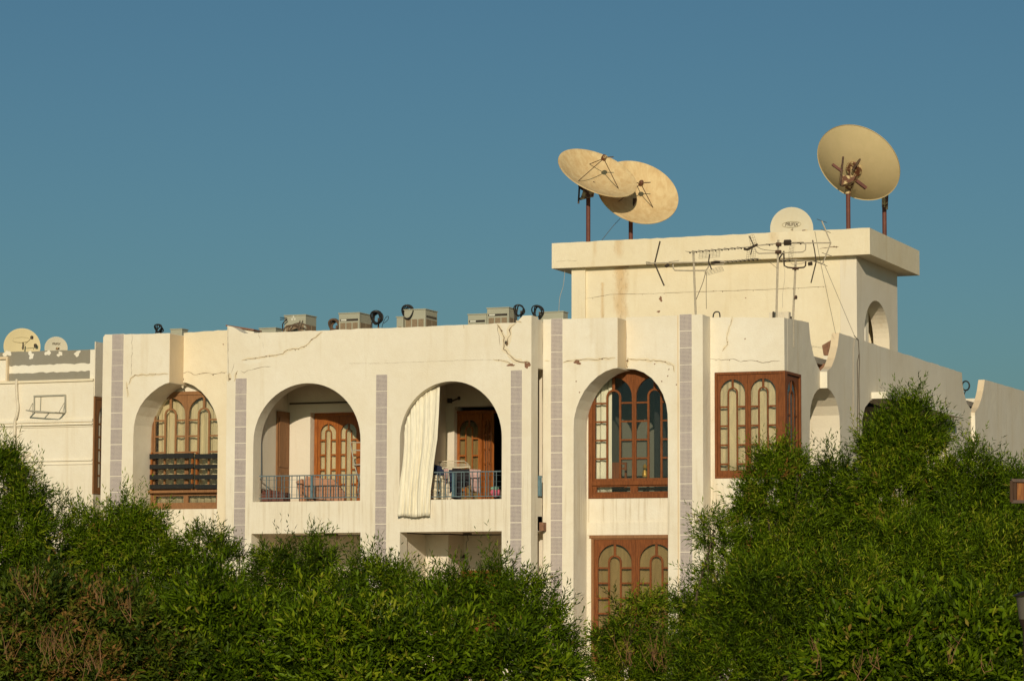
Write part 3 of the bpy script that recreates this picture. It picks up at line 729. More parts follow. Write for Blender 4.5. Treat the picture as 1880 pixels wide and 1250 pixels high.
# --- penthouse on the roof
xP, yP, zP = 4.455, 7.0, 8.72
Pf = lambda px, py: XZ(px, py, yP)
xpl = Pf(1051, 500)[0]
yPb = YZ(1647, 500, xP)[0]
sa0, sa1, sat = YZ(1587, 620, xP)[0], YZ(1633, 620, xP)[0], YZ(1606, 551, xP)[1]
MB().box(xpl, xP - .351, yP, yP + .3, 6.41, zP).build('penthouse_front_wall', M_ph, bld, bevel=.012)
MB().plate([(yP, 6.41), (yP, zP), (yPb, zP), (yPb, 6.41)], [[(sa0, 6.6)] + [(a, b) for a, b in arc((sa0 + sa1) / 2, sat - .8, (sa1 - sa0) / 2, .8, 180, 0, 24)] + [(sa1, 6.6)]], xP - .35, xP, 'X').build('penthouse_side_wall', M_side, bld)
MB().box(xpl, xP - .36, yPb - .3, yPb, 6.41, zP).box(xpl, xpl + .3, yP + .31, yPb - .31, 6.41, zP).build('penthouse_rear_wall', M_ph, bld)
MB().box(xP - 2.0, xP - .36, sa1 - .6, sa1 - .35, 6.41, zP).build('penthouse_inner_wall', M_white, bld)
yS = 6.8; Sf = lambda px, py: XZ(px, py, yS)
xs0_, xs1_ = Sf(1013, 470)[0], Sf(1597, 445)[0]
zS0, zS1 = zP + .001, 9.26
yS1 = YZ(1688, 480, xs1_)[0]
tp = wob((xs0_, zS1), (xs1_, zS1), 50, .008)
MB().plate([(xs0_, zS0), (xs0_, zS1)] + tp + [(xs1_, zS1), (xs1_, zS0)], (), yS, yS1).build('penthouse_roof_slab', M_ph, bld, bevel=.01)
# pilaster strip at the left of the penthouse
MB().box(xpl - .0, Pf(1076, 500)[0], yP - .05, yP - .001, 6.41, zP - .005).build('pilaster', M_ph, bld)
# water stain ribbons and holes on penthouse
def patch(px, py, rx, ry, Y, mat, parent, name, seed, axis='Y', d=.003, n=18):
    rnd = random.Random(seed); c = onY(px, py, Y) if axis == 'Y' else onX(px, py, Y)
    k = 1 / 93.
    ph_ = [rnd.uniform(0, 6.28) for _ in range(4)]
    pts = []
    for i in range(n):
        a = 2 * math.pi * i / n; q = 1 + .22 * math.sin(2 * a + ph_[0]) + .2 * math.sin(3 * a + ph_[1]) + .14 * math.sin(5 * a + ph_[2]) + rnd.uniform(-.1, .1)
        pts.append(((c.x if axis == 'Y' else c.y) + rx * k * q * math.cos(a), c.z + ry * k * q * math.sin(a)))
    if axis == 'Y': return MB().plate(pts, (), Y - d, Y + .002).build(name, mat, parent)
    return MB().plate(pts, (), Y + d, Y - .002, 'X').build(name, mat, parent)
patch(1213, 549, 3.2, 4.5, yP, M_brick, bld, 'chipped_plaster', 5, d=.004)
patch(1209, 572, 4, 1.5, yP, M_brick, bld, 'chipped_plaster', 6, d=.004)
patch(1146, 488, 16, 3, yP - .001, M_brick, bld, 'damp_stain', 8, d=.004)
patch(1461, 546, 2.4, 2.6, yP, M_brick, bld, 'chipped_plaster', 9, d=.004)

# --- cracks: narrow jagged ribbons on the plaster, the shade of a gap in their colour
def crack(pts, Y, w=.012, axis='Y', name='crack', jit=1.0, step=5):
    w = min(w, .010 + (w - .010) * .6) if w > .010 else w
    rnd = random.Random(int(pts[0][0] * 7 + pts[0][1])); q = []
    for (a, b) in zip(pts[:-1], pts[1:]):
        L = math.hypot(b[0] - a[0], b[1] - a[1]); n = max(1, int(L / step))
        for i in range(n): t = i / n; q.append((a[0] + (b[0] - a[0]) * t + rnd.uniform(-jit, jit), a[1] + (b[1] - a[1]) * t + rnd.uniform(-jit, jit)))
    q.append(pts[-1]); W = [(onY(x, y, Y) if axis == 'Y' else onX(x, y, Y)) for x, y in q]
    b = MB(); nrm = Vector((0, -1, 0)) if axis == 'Y' else Vector((1, 0, 0))
    base = []
    for i, p in enumerate(W):
        d = (W[min(i + 1, len(W) - 1)] - W[max(i - 1, 0)]).normalized(); s = d.cross(nrm)
        ww = w * rnd.uniform(.25, 1.0) * (.3 if i in (0, len(W) - 1) else 1) / 2
        base.append((p + s * ww + nrm * .003, p - s * ww + nrm * .003)); b.v += list(base[-1])
    for i in range(len(W) - 1): b.f.append([2 * i, 2 * i + 1, 2 * i + 3, 2 * i + 2])
    if w > .0095 and jit > .3:
        for i, p in enumerate(W):
            if rnd.random() < .22 and 0 < i < len(W) - 1:
                r_ = rnd.uniform(.4, 1.0) * w * 1.3; o_ = Vector((rnd.uniform(-1, 1) * w, 0, rnd.uniform(-1.6, .6) * w)) + nrm * .004; k0 = len(b.v); m_ = rnd.randint(5, 7)
                b.v += [p + o_ + Vector((math.cos(2 * math.pi * q_ / m_) * r_ * rnd.uniform(.5, 1.5), 0, math.sin(2 * math.pi * q_ / m_) * r_ * rnd.uniform(.5, 1.3))) for q_ in range(m_)]
                b.f.append(list(range(k0, k0 + m_)))
        if w > .011:
            h = MB(); 
            for i, p in enumerate(W):
                d = (W[min(i + 1, len(W) - 1)] - W[max(i - 1, 0)]).normalized(); s_ = d.cross(nrm); e = .3 if i in (0, len(W) - 1) else 1
                h.v += [p + s_ * w * rnd.uniform(.8, 3.2) * e + nrm * .0014, p - s_ * w * rnd.uniform(.8, 3.2) * e + nrm * .0014]
            for i in range(len(W) - 1): h.f.append([2 * i, 2 * i + 1, 2 * i + 3, 2 * i + 2])
            h.build('flaked_edge', M_flake, bld)
    return b.build(name, M_crack, bld)
crack([(236, 706), (240, 694), (248, 689), (275, 688), (305, 686.5), (310, 687)], yL1, .016)
crack([(333, 687), (345, 683), (360, 688), (374, 684), (390, 686), (417, 683)], yL2, .014)
crack([(333, 686), (336, 696), (334, 704), (337, 712)], yL2, .03)
crack([(242, 612), (242.5, 640), (241, 690)], yL1, .008)
crack([(235, 730), (234, 712), (232, 700)], yL1, .012)
crack([(592, 608), (580, 620), (572, 624), (563, 634), (548, 640), (528, 642), (519, 649), (500, 653), (480, 656), (458, 660), (444, 661)], 0, .014)
crack([(498, 673), (480, 674), (468, 678), (455, 680), (448, 684), (442, 681)], 0, .010)
crack([(475, 612), (478, 622)], 0, .008); crack([(483, 628), (484, 640)], 0, .006)
crack([(436, 680), (433, 690), (430, 700)], 0, .012); crack([(430, 668), (424, 686)], 0, .008)
crack([(418.5, 600), (419, 684), (420, 700)], 0, .012, jit=.3); crack([(421, 684), (419.5, 700)], 0, .035)
crack([(912, 595), (915, 610), (918, 634)], 0, .010)
crack([(914, 596), (920, 606), (924, 614), (926, 625), (925, 641), (936, 652), (944, 661), (955, 664), (972, 665)], 0, .03)
crack([(946, 594), (939, 599), (936, 606), (938, 614), (933, 622), (931, 636)], 0, .036)
crack([(948, 590), (958, 592)], 0, .02)
crack([(905, 660), (930, 664), (944, 672)], 0, .012)
patch(938, 670, 6, 2.5, 0, M_brick, bld, 'chipped_plaster', 3, d=.004); patch(968, 670, 5, 6, 0, M_brick, bld, 'chipped_plaster', 4, d=.004)
crack([(640, 667), (700, 667), (780, 664), (860, 661), (905, 660)], 0, .004, jit=.4)
crack([(851, 596), (852, 603)], 0, .022)
crack([(1000, 661), (1010, 663)], yT1, .012); crack([(1033, 666), (1042, 663), (1052, 662), (1070, 660), (1090, 661), (1112, 658), (1130, 657)], yT1, .016)
patch(1060, 665, 6, 4, yT1, M_brick, bld, 'chipped_plaster', 12, d=.004)
crack([(1153, 660), (1180, 661), (1200, 662), (1222, 664), (1232, 670)], yT2, .016)
crack([(1226, 664), (1236, 672), (1238, 684)], yT2, .012)
crack([(1153, 655), (1151, 676)], yT2, .02)
crack([(1345, 580), (1343, 590), (1338, 606), (1334, 622), (1336, 632), (1326, 645)], yB, .012)
crack([(1304, 659), (1330, 661), (1345, 659), (1360, 663), (1380, 662), (1400, 665), (1432, 662)], yB, .011)
crack([(996, 590), (996, 760), (997, 1060)], yT1, .018, jit=.2, step=20)
crack([(1150, 600), (1150.5, 640), (1151, 676)], yT2, .006, jit=.1)
crack([(1067, 550), (1120, 541), (1200, 539), (1300, 535), (1420, 531), (1520, 526)], yP, .010, jit=.5, step=9)
crack([(1505, 457), (1520, 455), (1540, 453)], yS, .018)
crack([(1020, 480), (1060, 478)], yS, .004)
for i, (px, py) in enumerate(((410, 632), (1058, 700), (1064, 720), (1215, 700), (1226, 690), (1202, 668), (1228, 678), (1242, 706))):
    patch(px, py, 1.2, 1.2, (0 if px < 900 else yT1 if px < 1140 else yT2), M_brick, bld, 'chipped_plaster', 50 + i, d=.004, n=9)
patch(1368, 622, 1.2, 1.2, yB, M_brick, bld, 'chipped_plaster', 70, d=.004, n=9); patch(1369, 547, 1.2, 1.2, yP, M_brick, bld, 'chipped_plaster', 71, d=.004, n=9)
# raised band of white patching above the crack on section A
patch(462, 664, 16, 5, 0, M_white, bld, 'filler_patch', 90, d=.0015)

# --- mosaic strips, sheet by sheet
def strip(pl, pr, ptop, pbot, Y, step=.3165):
    xa = onY(pl, ptop, Y).x; xb = onY(pr, ptop, Y).x; zt_ = onY(pl, ptop, Y).z; zb_ = max(1.0, onY(pl, pbot, Y).z)
    st = bpy.data.objects.new('mosaic_strip', None); COL.objects.link(st); st.parent = bld; st.location = ((xa + xb) / 2, Y, zt_)
    src = None; k = 0
    while zt_ - k * step > zb_:
        zc = zt_ - k * step
        if src is None:
            src = MB().box(xa, xb, Y - .007, Y + .004, zc - step + .012, zc).build('tile_sheet', M_mosaic, st)
            src2 = src
        else: shared('tile_sheet', src, st, (random.uniform(-.0015, .0015), random.uniform(-.001, .002), -k * step))
        k += 1
    MB().box(xa - .006, xb + .006, Y - .003, Y + .003, zt_ - k * step, zt_ + .004).build('grout_bed', M_white, st)
strip(206.5, 227.5, 614, 960, yL1); strip(433, 453, 695, 1020, 0); strip(691, 711, 688, 1030, 0)
strip(938, 958.5, 680, 1040, 0); strip(1012, 1033, 585.5, 1110, yT1); strip(1248, 1270, 577.5, 1120, yT2)

# --- railings
def railing(px0, px1, ptop, pbot, Y, label, n_wire=3, post=None, seed=1):
    xa, zt_ = XZ(px0, ptop, Y); xb, _ = XZ(px1, ptop, Y); zb_ = XZ(px0, pbot, Y)[1] + .012
    r_ = MB().bar((xa, Y, zt_), (xb, Y, zt_), .028, .022).build('railing', M_rail, bld); r_['label'] = label
    MB().bar((xa, Y, zb_ + .01), (xb, Y, zb_ + .01), .022, .018).build('bottom_rail', M_rail, r_)
    rnd = random.Random(seed); src = None
    W = xb - xa; x = xa + .16
    first = xa + .03
    while x < xb - .02:
        for dx in (0, .055):
            if src is None:
                src = MB().bar((x, Y, zb_), (x, Y, zt_), .013).build('baluster', M_rail, r_); sx = x
            else: shared('baluster', src, r_, (x + dx - sx, 0, 0))
        x += .165
    for k in range(n_wire):
        z = zb_ + (zt_ - zb_) * (k + .55) / (n_wire + .1)
        MB().tube([(xa, Y + .012, z), (xb, Y + .012, z + rnd.uniform(-.01, .01))], .003, 4).build('wire', M_rail, r_)
    if post: 
        xx = XZ(post, ptop, Y)[0]; MB().bar((xx, Y + .02, zb_), (xx, Y + .02, zt_), .045).build('post', M_railblue, r_)
    return r_
railing(476, 661.5, 874, 917, .16, 'blue grey steel railing of the left balcony', 3, 572, 1)
railing(789, 922, 867, 914, .16, 'blue grey steel railing with wires of the right balcony', 4, 832, 2)
MB().tube([onY(477, 880, .40), onY(477, 760, .40)], .045, 8).build('drain_pipe', M_bluewall, bld, True)

# ceiling stains, lamps, fittings
MB().bar(onY(532, 741, yb1 - .08), onY(641, 738, yb1 - .08), .025, .03).build('curtain_rod', M_antdark, bld)
def wall_lamp(px, py, Y, label, wide):
    c = onY(px, py, Y); t = thing('wall_lamp', label, 'lamp', c)
    MB().tube(spline([c + Vector((-wide, 0, -.02)), c + Vector((-wide * .3, -.07, -.03)), c + Vector((wide * .5, -.06, 0)), c + Vector((wide, 0, .03))], 4), .016, 6).build('arm', M_antdark, t, True)
    MB().box(c.x - wide - .03, c.x - wide + .05, c.y - .05, c.y + .02, c.z - .06, c.z + .03).build('wall_plate', M_antdark, t)
    MB().lathe([(0, .04), (.03, .03), (.035, -.02), (.0, -.04)], Matrix.Translation(c + Vector((wide, 0, .03))), 8).build('lamp_head', M_antdark, t, True)
wall_lamp(834, 734, yb2 - .06, 'small black wall lamp above the door in the right balcony', .10)
wall_lamp(838, 1024, 2.05, 'curved black wall lamp in the ground floor opening', .17)
c = onY(858, 980, 1.0); t = thing('hanging_lamp_hook', 'dark ceiling hook with a dangling wire in the ground floor opening', 'light fitting', c)
MB().box(c.x - .07, c.x + .07, c.y - .05, c.y + .05, 2.93, 2.968).build('ceiling_plate', M_antdark, t)
MB().tube([(c.x, c.y, 2.93), (c.x + .02, c.y, 2.83), (c.x - .02, c.y, 2.80), (c.x - .03, c.y, 2.45)], .006, 5).build('wire', M_wire, t)
c = onY(612, 988, .9); t = thing('ceiling_lamp', 'grey box lamp under the ceiling of the left ground floor opening', 'ceiling lamp', (c.x, c.y, 2.9))
MB().box(c.x - .14, c.x + .05, c.y - .1, c.y + .1, 2.935, 2.968).build('mounting_plate', M_antdark, t); MB().box(c.x - .06, c.x + .10, c.y - .08, c.y + .08, 2.87, 2.934).build('lamp_box', M_alu, t)
dx0, dz1 = XZ(846, 1046, 2.05); o = MB().plate([(dx0, .2), (dx0, dz1 - .0), (dx0 + 1.2, dz1), (dx0 + 1.2, .2)], [[(dx0 + .08, .3), (dx0 + .08, dz1 - .08), (dx0 + 1.12, dz1 - .08), (dx0 + 1.12, .3)]], 2.0, 2.08).build('door_frame', M_redwood, bld)
for k in range(5): MB().bar((dx0 + .08, 2.05, dz1 - .12 - k * .09), (dx0 + 1.12, 2.05, dz1 - .12 - k * .09), .02, .05).build('louvre', M_orangewood, o)
MB().box(dx0 + .02, dx0 + 1.1, 2.085, 2.099, .3, dz1 - .05).build('door_panel', M_redwood, o)

# ------------------------------------------------------------------ curtains and balcony objects
def sheet(P, nu, nv, name, mat, label, cat='curtain', thick=.006, group=None):
    b = MB()
    for j in range(nv + 1):
        for i in range(nu + 1): b.v.append(P(i / nu, j / nv))
    for j in range(nv):
        for i in range(nu): k = j * (nu + 1) + i; b.f.append([k, k + 1, k + nu + 2, k + nu + 1])
    o = b.build(name, mat, None, True); md = o.modifiers.new('solid', 'SOLIDIFY'); md.thickness = thick
    return tag(o, label, cat, group)
def lerp_list(L, t):
    t = t * (len(L) - 1); i = min(int(t), len(L) - 2); f = t - i
    return L[i][0] + (L[i + 1][0] - L[i][0]) * f, L[i][1] + (L[i + 1][1] - L[i][1]) * f
topc = [(742, 792), (747, 770), (756, 751), (767, 735), (780, 723), (793, 714.5), (808, 710)]
def Pcurt(u, v):
    tx, ty = lerp_list(topc, u); bx_ = 730 + 59 * u; by_ = 948 - 1.2 * math.sin(u * 9)
    R_ = [(808, 710), (806, 745), (803, 800), (795.5, 860), (790, 905), (789, 948)]
    L_ = [(742, 792), (741, 830), (738.5, 860), (734.5, 895), (732, 920), (730, 948)]
    vy = v
    rx_, ry_ = lerp_list(R_, vy); lx_, ly_ = lerp_list(L_, vy)
    px = lx_ + (rx_ - lx_) * u + (tx - (742 + 66 * u)) * (1 - v) ** 2
    py = ty + (by_ - ty) * v
    yy = .20 - .30 * min(1, max(0, (py - 715) / 195.)) ** .8
    yy = min(yy, -.09) if py > 905 else yy
    uu = u + .02 * math.sin(u * 11 + v * 2) + .012 * math.sin(u * 23 + 1)
    fold = .022 * math.sin(uu * 52 + 1.6 * math.sin(v * 2.5)) + .014 * math.sin(uu * 31 + v * 4) + .010 * math.sin(uu * 113 + v * 6)
    p = onY(px, py, yy); p.y += fold * (.4 + .6 * v) - .01; return p
sheet(Pcurt, 120, 30, 'balcony_curtain', M_curtain, 'long cream pleated curtain hanging out over the edge of the right arched balcony')
def flat_curtain(x0, x1, z0, z1, Y, label, mat, f=38, amp=.02, axis='Y'):
    def P(u, v):
        d = amp * math.sin(u * f * (x1 - x0)) + amp * .4 * math.sin(u * f * 2.3 * (x1 - x0) + v * 3)
        a = x0 + (x1 - x0) * u; z = z1 + (z0 - z1) * v
        return Vector((a, Y + d, z)) if axis == 'Y' else Vector((Y + d, a, z))
    return sheet(P, max(24, int((x1 - x0) * 70)), 6, 'window_curtain', mat, label)
flat_curtain(WX0 + .1, WX1 - .1, WZ0 + .1, WZ1 - .1, yWL + .16, 'pale curtain closed behind the window with black slatted boards', M_sheer)
flat_curtain(UX0 + .1, UX0 + .42, UZ0 + .1, UZ1 - .12, yW + .14, 'narrow cream curtain drawn to the left of the clear arched window', M_curtain)
flat_curtain(LX0 + .06, LX1 - .06, .6, LZ1 - .06, yW + .12, 'tan blind behind the ground floor glazed doors', M_tancloth, 14, .012)
flat_curtain(xw0 + .06, xB - .12, zw0 + .08, zw1 - .08, yB + .16, 'ivory curtain closed across the front of the corner bay window', M_sheer, 24, .022)
flat_curtain(yB + .3, ys1 - .05, zw0 + .08, zw1 - .08, xB - .22, 'ivory curtain behind the side pane of the corner bay window', M_sheer, 24, .02, 'X')
flat_curtain(XD1 + .08, XD1 + 1.3, 3.5, 5.3, yb1 + .27, 'ivory curtain behind the closed double door of the left balcony', M_sheer, 24, .012)
flat_curtain(d2['label'] and (onY(832, 800, yb2 + .15).x + .07), onY(832, 800, yb2 + .15).x + .6, 3.5, 5.2, yb2 + .24, 'tan curtain behind the closed door leaf of the right balcony', M_tancloth, 24, .012)

# left balcony: folded lounger, red box, clothes airer
c = onY(590, 915, .9); t = thing('folded_lounger', 'pinkish brown folded sun lounger leaning behind the left balcony railing', 'sun lounger', (c.x, .9, 3.25))
def slab(pts, y0, y1, name, mat, parent): return MB().plate(pts, (), y0, y1).build(name, mat, parent, bevel=.01)
q = lambda px, py, y=.75: XZ(px, py, y)
slab([q(562, 874), q(612, 880), q(634, 905), q(630, 930), q(570, 928), q(559, 905)], .72, .80, 'backrest', M_pinkcloth, t)
slab([q(549, 884), q(560, 879), q(566, 930), q(556, 934), q(553, 898)], .60, .70, 'side_panel', M_pinkcloth, t)
MB().tube([onY(550, 888, .66), onY(556, 905, .6), onY(566, 915, .6), onY(620, 921, .62)], .014, 6).tube([onY(618, 885, .84), onY(632, 912, .84), onY(638, 935, .84)], .014, 6).build('frame', M_darkrust, t, True)
c = onY(498, 915, .6); t = thing('storage_crate', 'dark red crate at the left end of the left balcony', 'crate', (c.x, .6, 3.25))
MB().plate([q(476, 905, .5), q(486, 898, .5), q(520, 904, .5), q(521, 940, .5), q(476, 940, .5)], (), .5, .8).build('box', M_redbox, t)
MB().tube(spline([onY(480, 904, .47), onY(482, 897, .47), onY(488, 901, .47)], 4), .010, 5).build('handle', M_antdark, t)
def airer(c, w, h, d, label):
    t = thing('clothes_airer', label, 'clothes airer', c); c = Vector(c)
    b = MB()
    for s in (-1, 1): b.tube([c + Vector((-w / 2, s * d / 2, 0)), c + Vector((w * .3, -s * d / 2, h))], .009, 5)
    b.build('legs', M_darkrust, t)
    mb_ = MB()
    for k in range(6): z = h * (.35 + .65 * k / 5); mb_.tube([c + Vector((-w * .05, -d / 2, z)), c + Vector((w / 2, -d / 2, z))], .006, 5)
    mb_.build('rungs', M_alu, t); return t
c = onY(655, 925, 1.0); t = thing('clothes_airer', 'grey folding clothes airer at the right end of the left balcony', 'clothes airer', (c.x, 1.0, 3.25))
MB().tube([onY(643, 812, 1.0), onY(650, 850, 1.0), onY(661, 890, 1.0), onY(664, 925, 1.0)], .012, 6).tube([onY(652, 925, .8), onY(672, 812, .9)], .012, 6).build('leg', M_steelgrey, t)
MB().tube([onY(643, 812, 1.0), onY(676, 812, 1.0)], .012, 6).build('top_bar', M_alu, t)
for (a, b_, c_, d_) in ((648, 853, 676, 852), (648, 826, 676, 827), (655, 908, 676, 900)): MB().bar(onY(a, b_, .95), onY(c_, d_, .95), .03, .02).build('rung', M_steelgrey, t)

# right balcony: airer with laundry, shelf, pink items
c = onY(840, 900, 1.0); ai = thing('clothes_airer', 'white framed clothes airer laden with dark laundry behind the right balcony railing', 'clothes airer', (c.x, 1.0, 3.25))
fr = [onY(*p) for p in ((806, 848.5, 1.2), (815, 846.5, 1.3), (852, 846, 1.3), (859, 851, 1.1), (863, 857, .7), (846, 858, .6), (812, 858.5, .6))]
MB().tube(fr, .011, 6, closed=True).build('frame', M_whiteobj, ai, True)
MB().tube([onY(812, 858, .6), onY(850, 925, .9)], .010, 5).tube([onY(863, 858, .7), onY(822, 925, .9)], .010, 5).build('legs', M_whiteobj, ai)
for k in range(4): MB().tube([fr[0].lerp(fr[6], k / 4 + .12), fr[3].lerp(fr[4], k / 4 + .12)], .005, 4).build('rung', M_whiteobj, ai)
def rag(pts, y0, mat, label, name='laundry', cat='laundry', seed=0, amp=.02):
    (ax_, ay_), (bx_, by_), (cx_, cy_), (dx_, dy_) = pts
    def P(u, v):
        px = (ax_ + (bx_ - ax_) * u) * (1 - v) + (dx_ + (cx_ - dx_) * u) * v; py = (ay_ + (by_ - ay_) * u) * (1 - v) + (dy_ + (cy_ - dy_) * u) * v
        p = onY(px, py, y0); p.y += amp * math.sin(u * 14 + seed) + amp * .6 * math.sin(u * 31 + v * 4 + seed); return p
    return sheet(P, 16, 8, name, mat, label, cat, .008)
rag([(829, 859), (846, 860), (846, 918), (829, 915)], .62, M_darkcloth, 'black garment hanging in the middle of the laden clothes airer', seed=1)
rag([(846, 861), (862, 860), (864, 890), (846, 896)], .60, M_darkcloth, 'black garment hanging at the right end of the laden clothes airer', seed=2)
rag([(797, 852), (817, 858), (816, 872), (796, 872)], .60, M_navy, 'dark blue garment draped beside the balcony curtain', seed=3)
rag([(816, 860), (824, 860), (822, 885), (817, 890)], .55, M_pink, 'pale cloth hanging left of the black laundry', seed=4)
rag([(863, 861), (883, 862), (882, 905), (866, 900)], .50, M_pink, 'pale pink towel hanging over the right balcony railing', seed=5)
rag([(824, 862), (831, 862), (831, 900), (826, 905)], .70, M_navy, 'dark navy cloth hanging between pale cloth and black garment', seed=6)
c = onY(805, 912, .55); t = thing('small_shelf', 'off white plastic shelf beside the balcony curtain', 'shelf', (c.x, .55, 3.25))
for z_ in (880, 900): MB().box(onY(797, z_, .5).x, onY(814, z_, .5).x, .42, .62, onY(797, z_, .5).z - .02, onY(797, z_, .5).z + .012).build('board', M_whiteobj, t)
for px in (798.5, 811): 
    a = onY(px, 878, .5); MB().box(a.x, a.x + .05, .45, .6, 3.25, a.z - .02).build('leg', M_whiteobj, t)
for i, (px, py) in enumerate(((801.5, 873), (810, 875))):
    a = onY(px, py + 4, .52); o = MB().lathe([(0, .0), (.035, 0), (.035, .05), (.02, .075), (0, .08)], Matrix.Translation((a.x, .52, a.z - .02)), 10).build('plastic_jar', M_whiteobj, None, True)
    tag(o, ('white jar on the left of the small balcony shelf', 'white jar on the right of the small balcony shelf')[i], 'jar')
for (px, py, w, h, mt_, lb) in ((910, 904, .09, .09, M_hotpink, 'bright pink bundle at the right end of the right balcony'), (909, 897, .08, .05, M_mint, 'mint green cloth on top of the bright pink bundle')):
    a = onY(px, py, .6)
    def P(u, v, a=a, w=w, h=h): 
        th_, ph__ = u * 2 * math.pi, v * math.pi
        rr = 1 + .12 * math.sin(3 * th_ + 2 * ph__) + .08 * math.sin(7 * th_)
        return a + Vector((w * math.sin(ph__) * math.cos(th_) * rr, w * .7 * math.sin(ph__) * math.sin(th_) * rr, h * math.cos(ph__)))
    sheet(P, 20, 10, 'folded_cloth', mt_, lb, 'cloth', .002)
# room behind the clear window: chair
c = onY(1131, 905, 2.0); t = thing('dining_chair', 'dark red wooden chair seen through the clear arched window', 'chair', (c.x, 2.0, 3.25))
cx, cy, cz = c.x, 2.0, 3.2
for sx in (-.2, .2):
    MB().bar((cx + sx, cy, cz), (cx + sx, cy, cz + 1.12), .04).build('rear_leg', M_redwood, t); MB().bar((cx + sx, cy - .4, cz), (cx + sx, cy - .4, cz + .45), .04).build('front_leg', M_redwood, t)
MB().box(cx - .22, cx + .22, cy - .42, cy + .02, cz + .45, cz + .49).build('seat', M_redwood, t)
for z in (.66, .78, .98, 1.08): MB().box(cx - .2, cx + .2, cy - .012, cy + .012, cz + z, cz + z + .04).build('back_rail', M_redwood, t)
MB().box(cx - .09, cx + .09, cy - .01, cy + .01, cz + .66, cz + 1.08).build('back_splat', M_redwood, t)
wd = thing('dark_panel', 'added dark panel blackening the right half of the room behind the clear arched window', 'dark_panel', (2.3, 2.6, 3.2))  # dark box added to make this half of the window black
MB().box(1.72, 2.75, 2.35, 2.95, 3.26, 5.75).build('panel_body', M_blackboard, wd)
for k in range(2): MB().box(1.74 + k * .51, 2.22 + k * .51, 2.32, 2.349, 3.32, 5.70).build('door', M_blackboard, wd)  # front plates of the added dark box
a = onY(1184, 862, 1.9); o = MB().lathe([(0, 0), (.05, 0), (.06, .05), (.03, .16), (.045, .2), (0, .26)], Matrix.Translation((a.x, 1.9, a.z - .14)), 10).build('brass_vase', plain('yellow_brass', (.5, .3, .06), .35, .5), None, True); tag(o, 'small yellow ornament standing inside the clear arched window', 'ornament')
MB().box(UX0 + .2, UX1 - .1, yW + .35, yW + .75, 3.78, 3.82).build('indoor_table', M_redwood, bld)

# ------------------------------------------------------------------ roof machines
def coil(c, r_, n, label, mat=M_hose, tw=.02, tilt=.0, cat='hose coil', legs=True):
    t = thing('hose_coil', label, cat, (c.x, c.y, 6.42)); rnd = random.Random(int(c.x * 100)); b = MB()
    for k in range(n):
        rr = r_ * (1 - .06 * k); ox = rnd.uniform(-.02, .02); oy = k * .022
        pts = [c + Vector((ox + rr * .82 * math.cos(a), oy + .05 * math.sin(a * 2 + k), rr * math.sin(a))) for a in [2 * math.pi * i / 20 for i in range(20)]]
        b.tube(pts, tw * .62, 6, closed=True)
    b.build('hose', mat, t, True)
    MB().tube(spline([c + Vector((-r_ * .6, .03, -r_ * .5)), c + Vector((-r_ * .8, .03, -r_ * 1.3)), Vector((c.x - r_ * .5, c.y + .03, 6.45))], 4), tw * .55, 6).build('hose_tail', mat, t, True)
    MB().bar(Vector((c.x + .02, c.y + .08, 6.42)), c + Vector((.02, .08, 0)), .025).build('stand', M_darkrust, t)
    return t
def ac_unit(pl, pr, psr, ptop, Y, label, side_strip=False, grilles=3, badge=True, sidegr=2):
    a = onY(pl, ptop, Y); b = onY(pr, ptop, Y); W = b.x - a.x; zt_ = max(a.z, b.z)
    D = max(.25, YZ(psr, ptop, b.x)[0] - Y) if psr else .3
    D = min(D, .8)
    z0 = 6.55
    t = thing('air_conditioner', label, 'air conditioner', (a.x + W / 2, Y, 6.42), 'condenser units on the roof')
    MB().box(a.x, b.x, Y, Y + D, z0, zt_ - .022).build('casing', M_ac, t, bevel=.008)
    MB().box(a.x - .012, b.x + .012, Y - .012, Y + D + .012, zt_ - .021, zt_).build('lid', M_ac, t, bevel=.005)
    for (sx, sy) in ((.04, .04), (.04, D - .04), (W - .04, .04), (W - .04, D - .04)): MB().bar((a.x + sx, Y + sy, 6.42), (a.x + sx, Y + sy, z0), .04).build('foot', M_darkrust, t)
    zg1 = zt_ - .20; zg0 = z0 + .05
    gw = (W - .05) / grilles
    for k in range(grilles):
        x0 = a.x + .025 + k * gw + .012; gr = MB().box(x0, x0 + gw - .024, Y - .006, Y + .004, zg0, zg1).build('grille', M_grille, t)
        for j in range(4): zq = zg0 + (zg1 - zg0) * (j + .5) / 4; 
    gd = (D - .05) / sidegr
    for k in range(sidegr):
        y0 = Y + .03 + k * gd; MB().box(b.x - .004, b.x + .006, y0 + .012, y0 + gd - .012, zg0, zg1).build('grille', M_grille, t)
    if badge:
        if side_strip: MB().box(b.x - .004, b.x + .008, Y + .05, Y + D - .05, zt_ - .165, zt_ - .125).build('name_strip', M_strip, t)
        else:
            MB().box(a.x + .03, b.x - .03, Y - .008, Y + .002, zt_ - .165, zt_ - .125).build('name_strip', M_strip, t)
            MB().box(a.x + .05, a.x + .17, Y - .010, Y - .006, zt_ - .160, zt_ - .130).build('badge', M_badge, t)
    return t
YA = 1.0
u1 = ac_unit(522, 561, 581, 578.5, YA, 'grey air conditioner with tangled brown pipes in front, second from the left on the roof', badge=False)
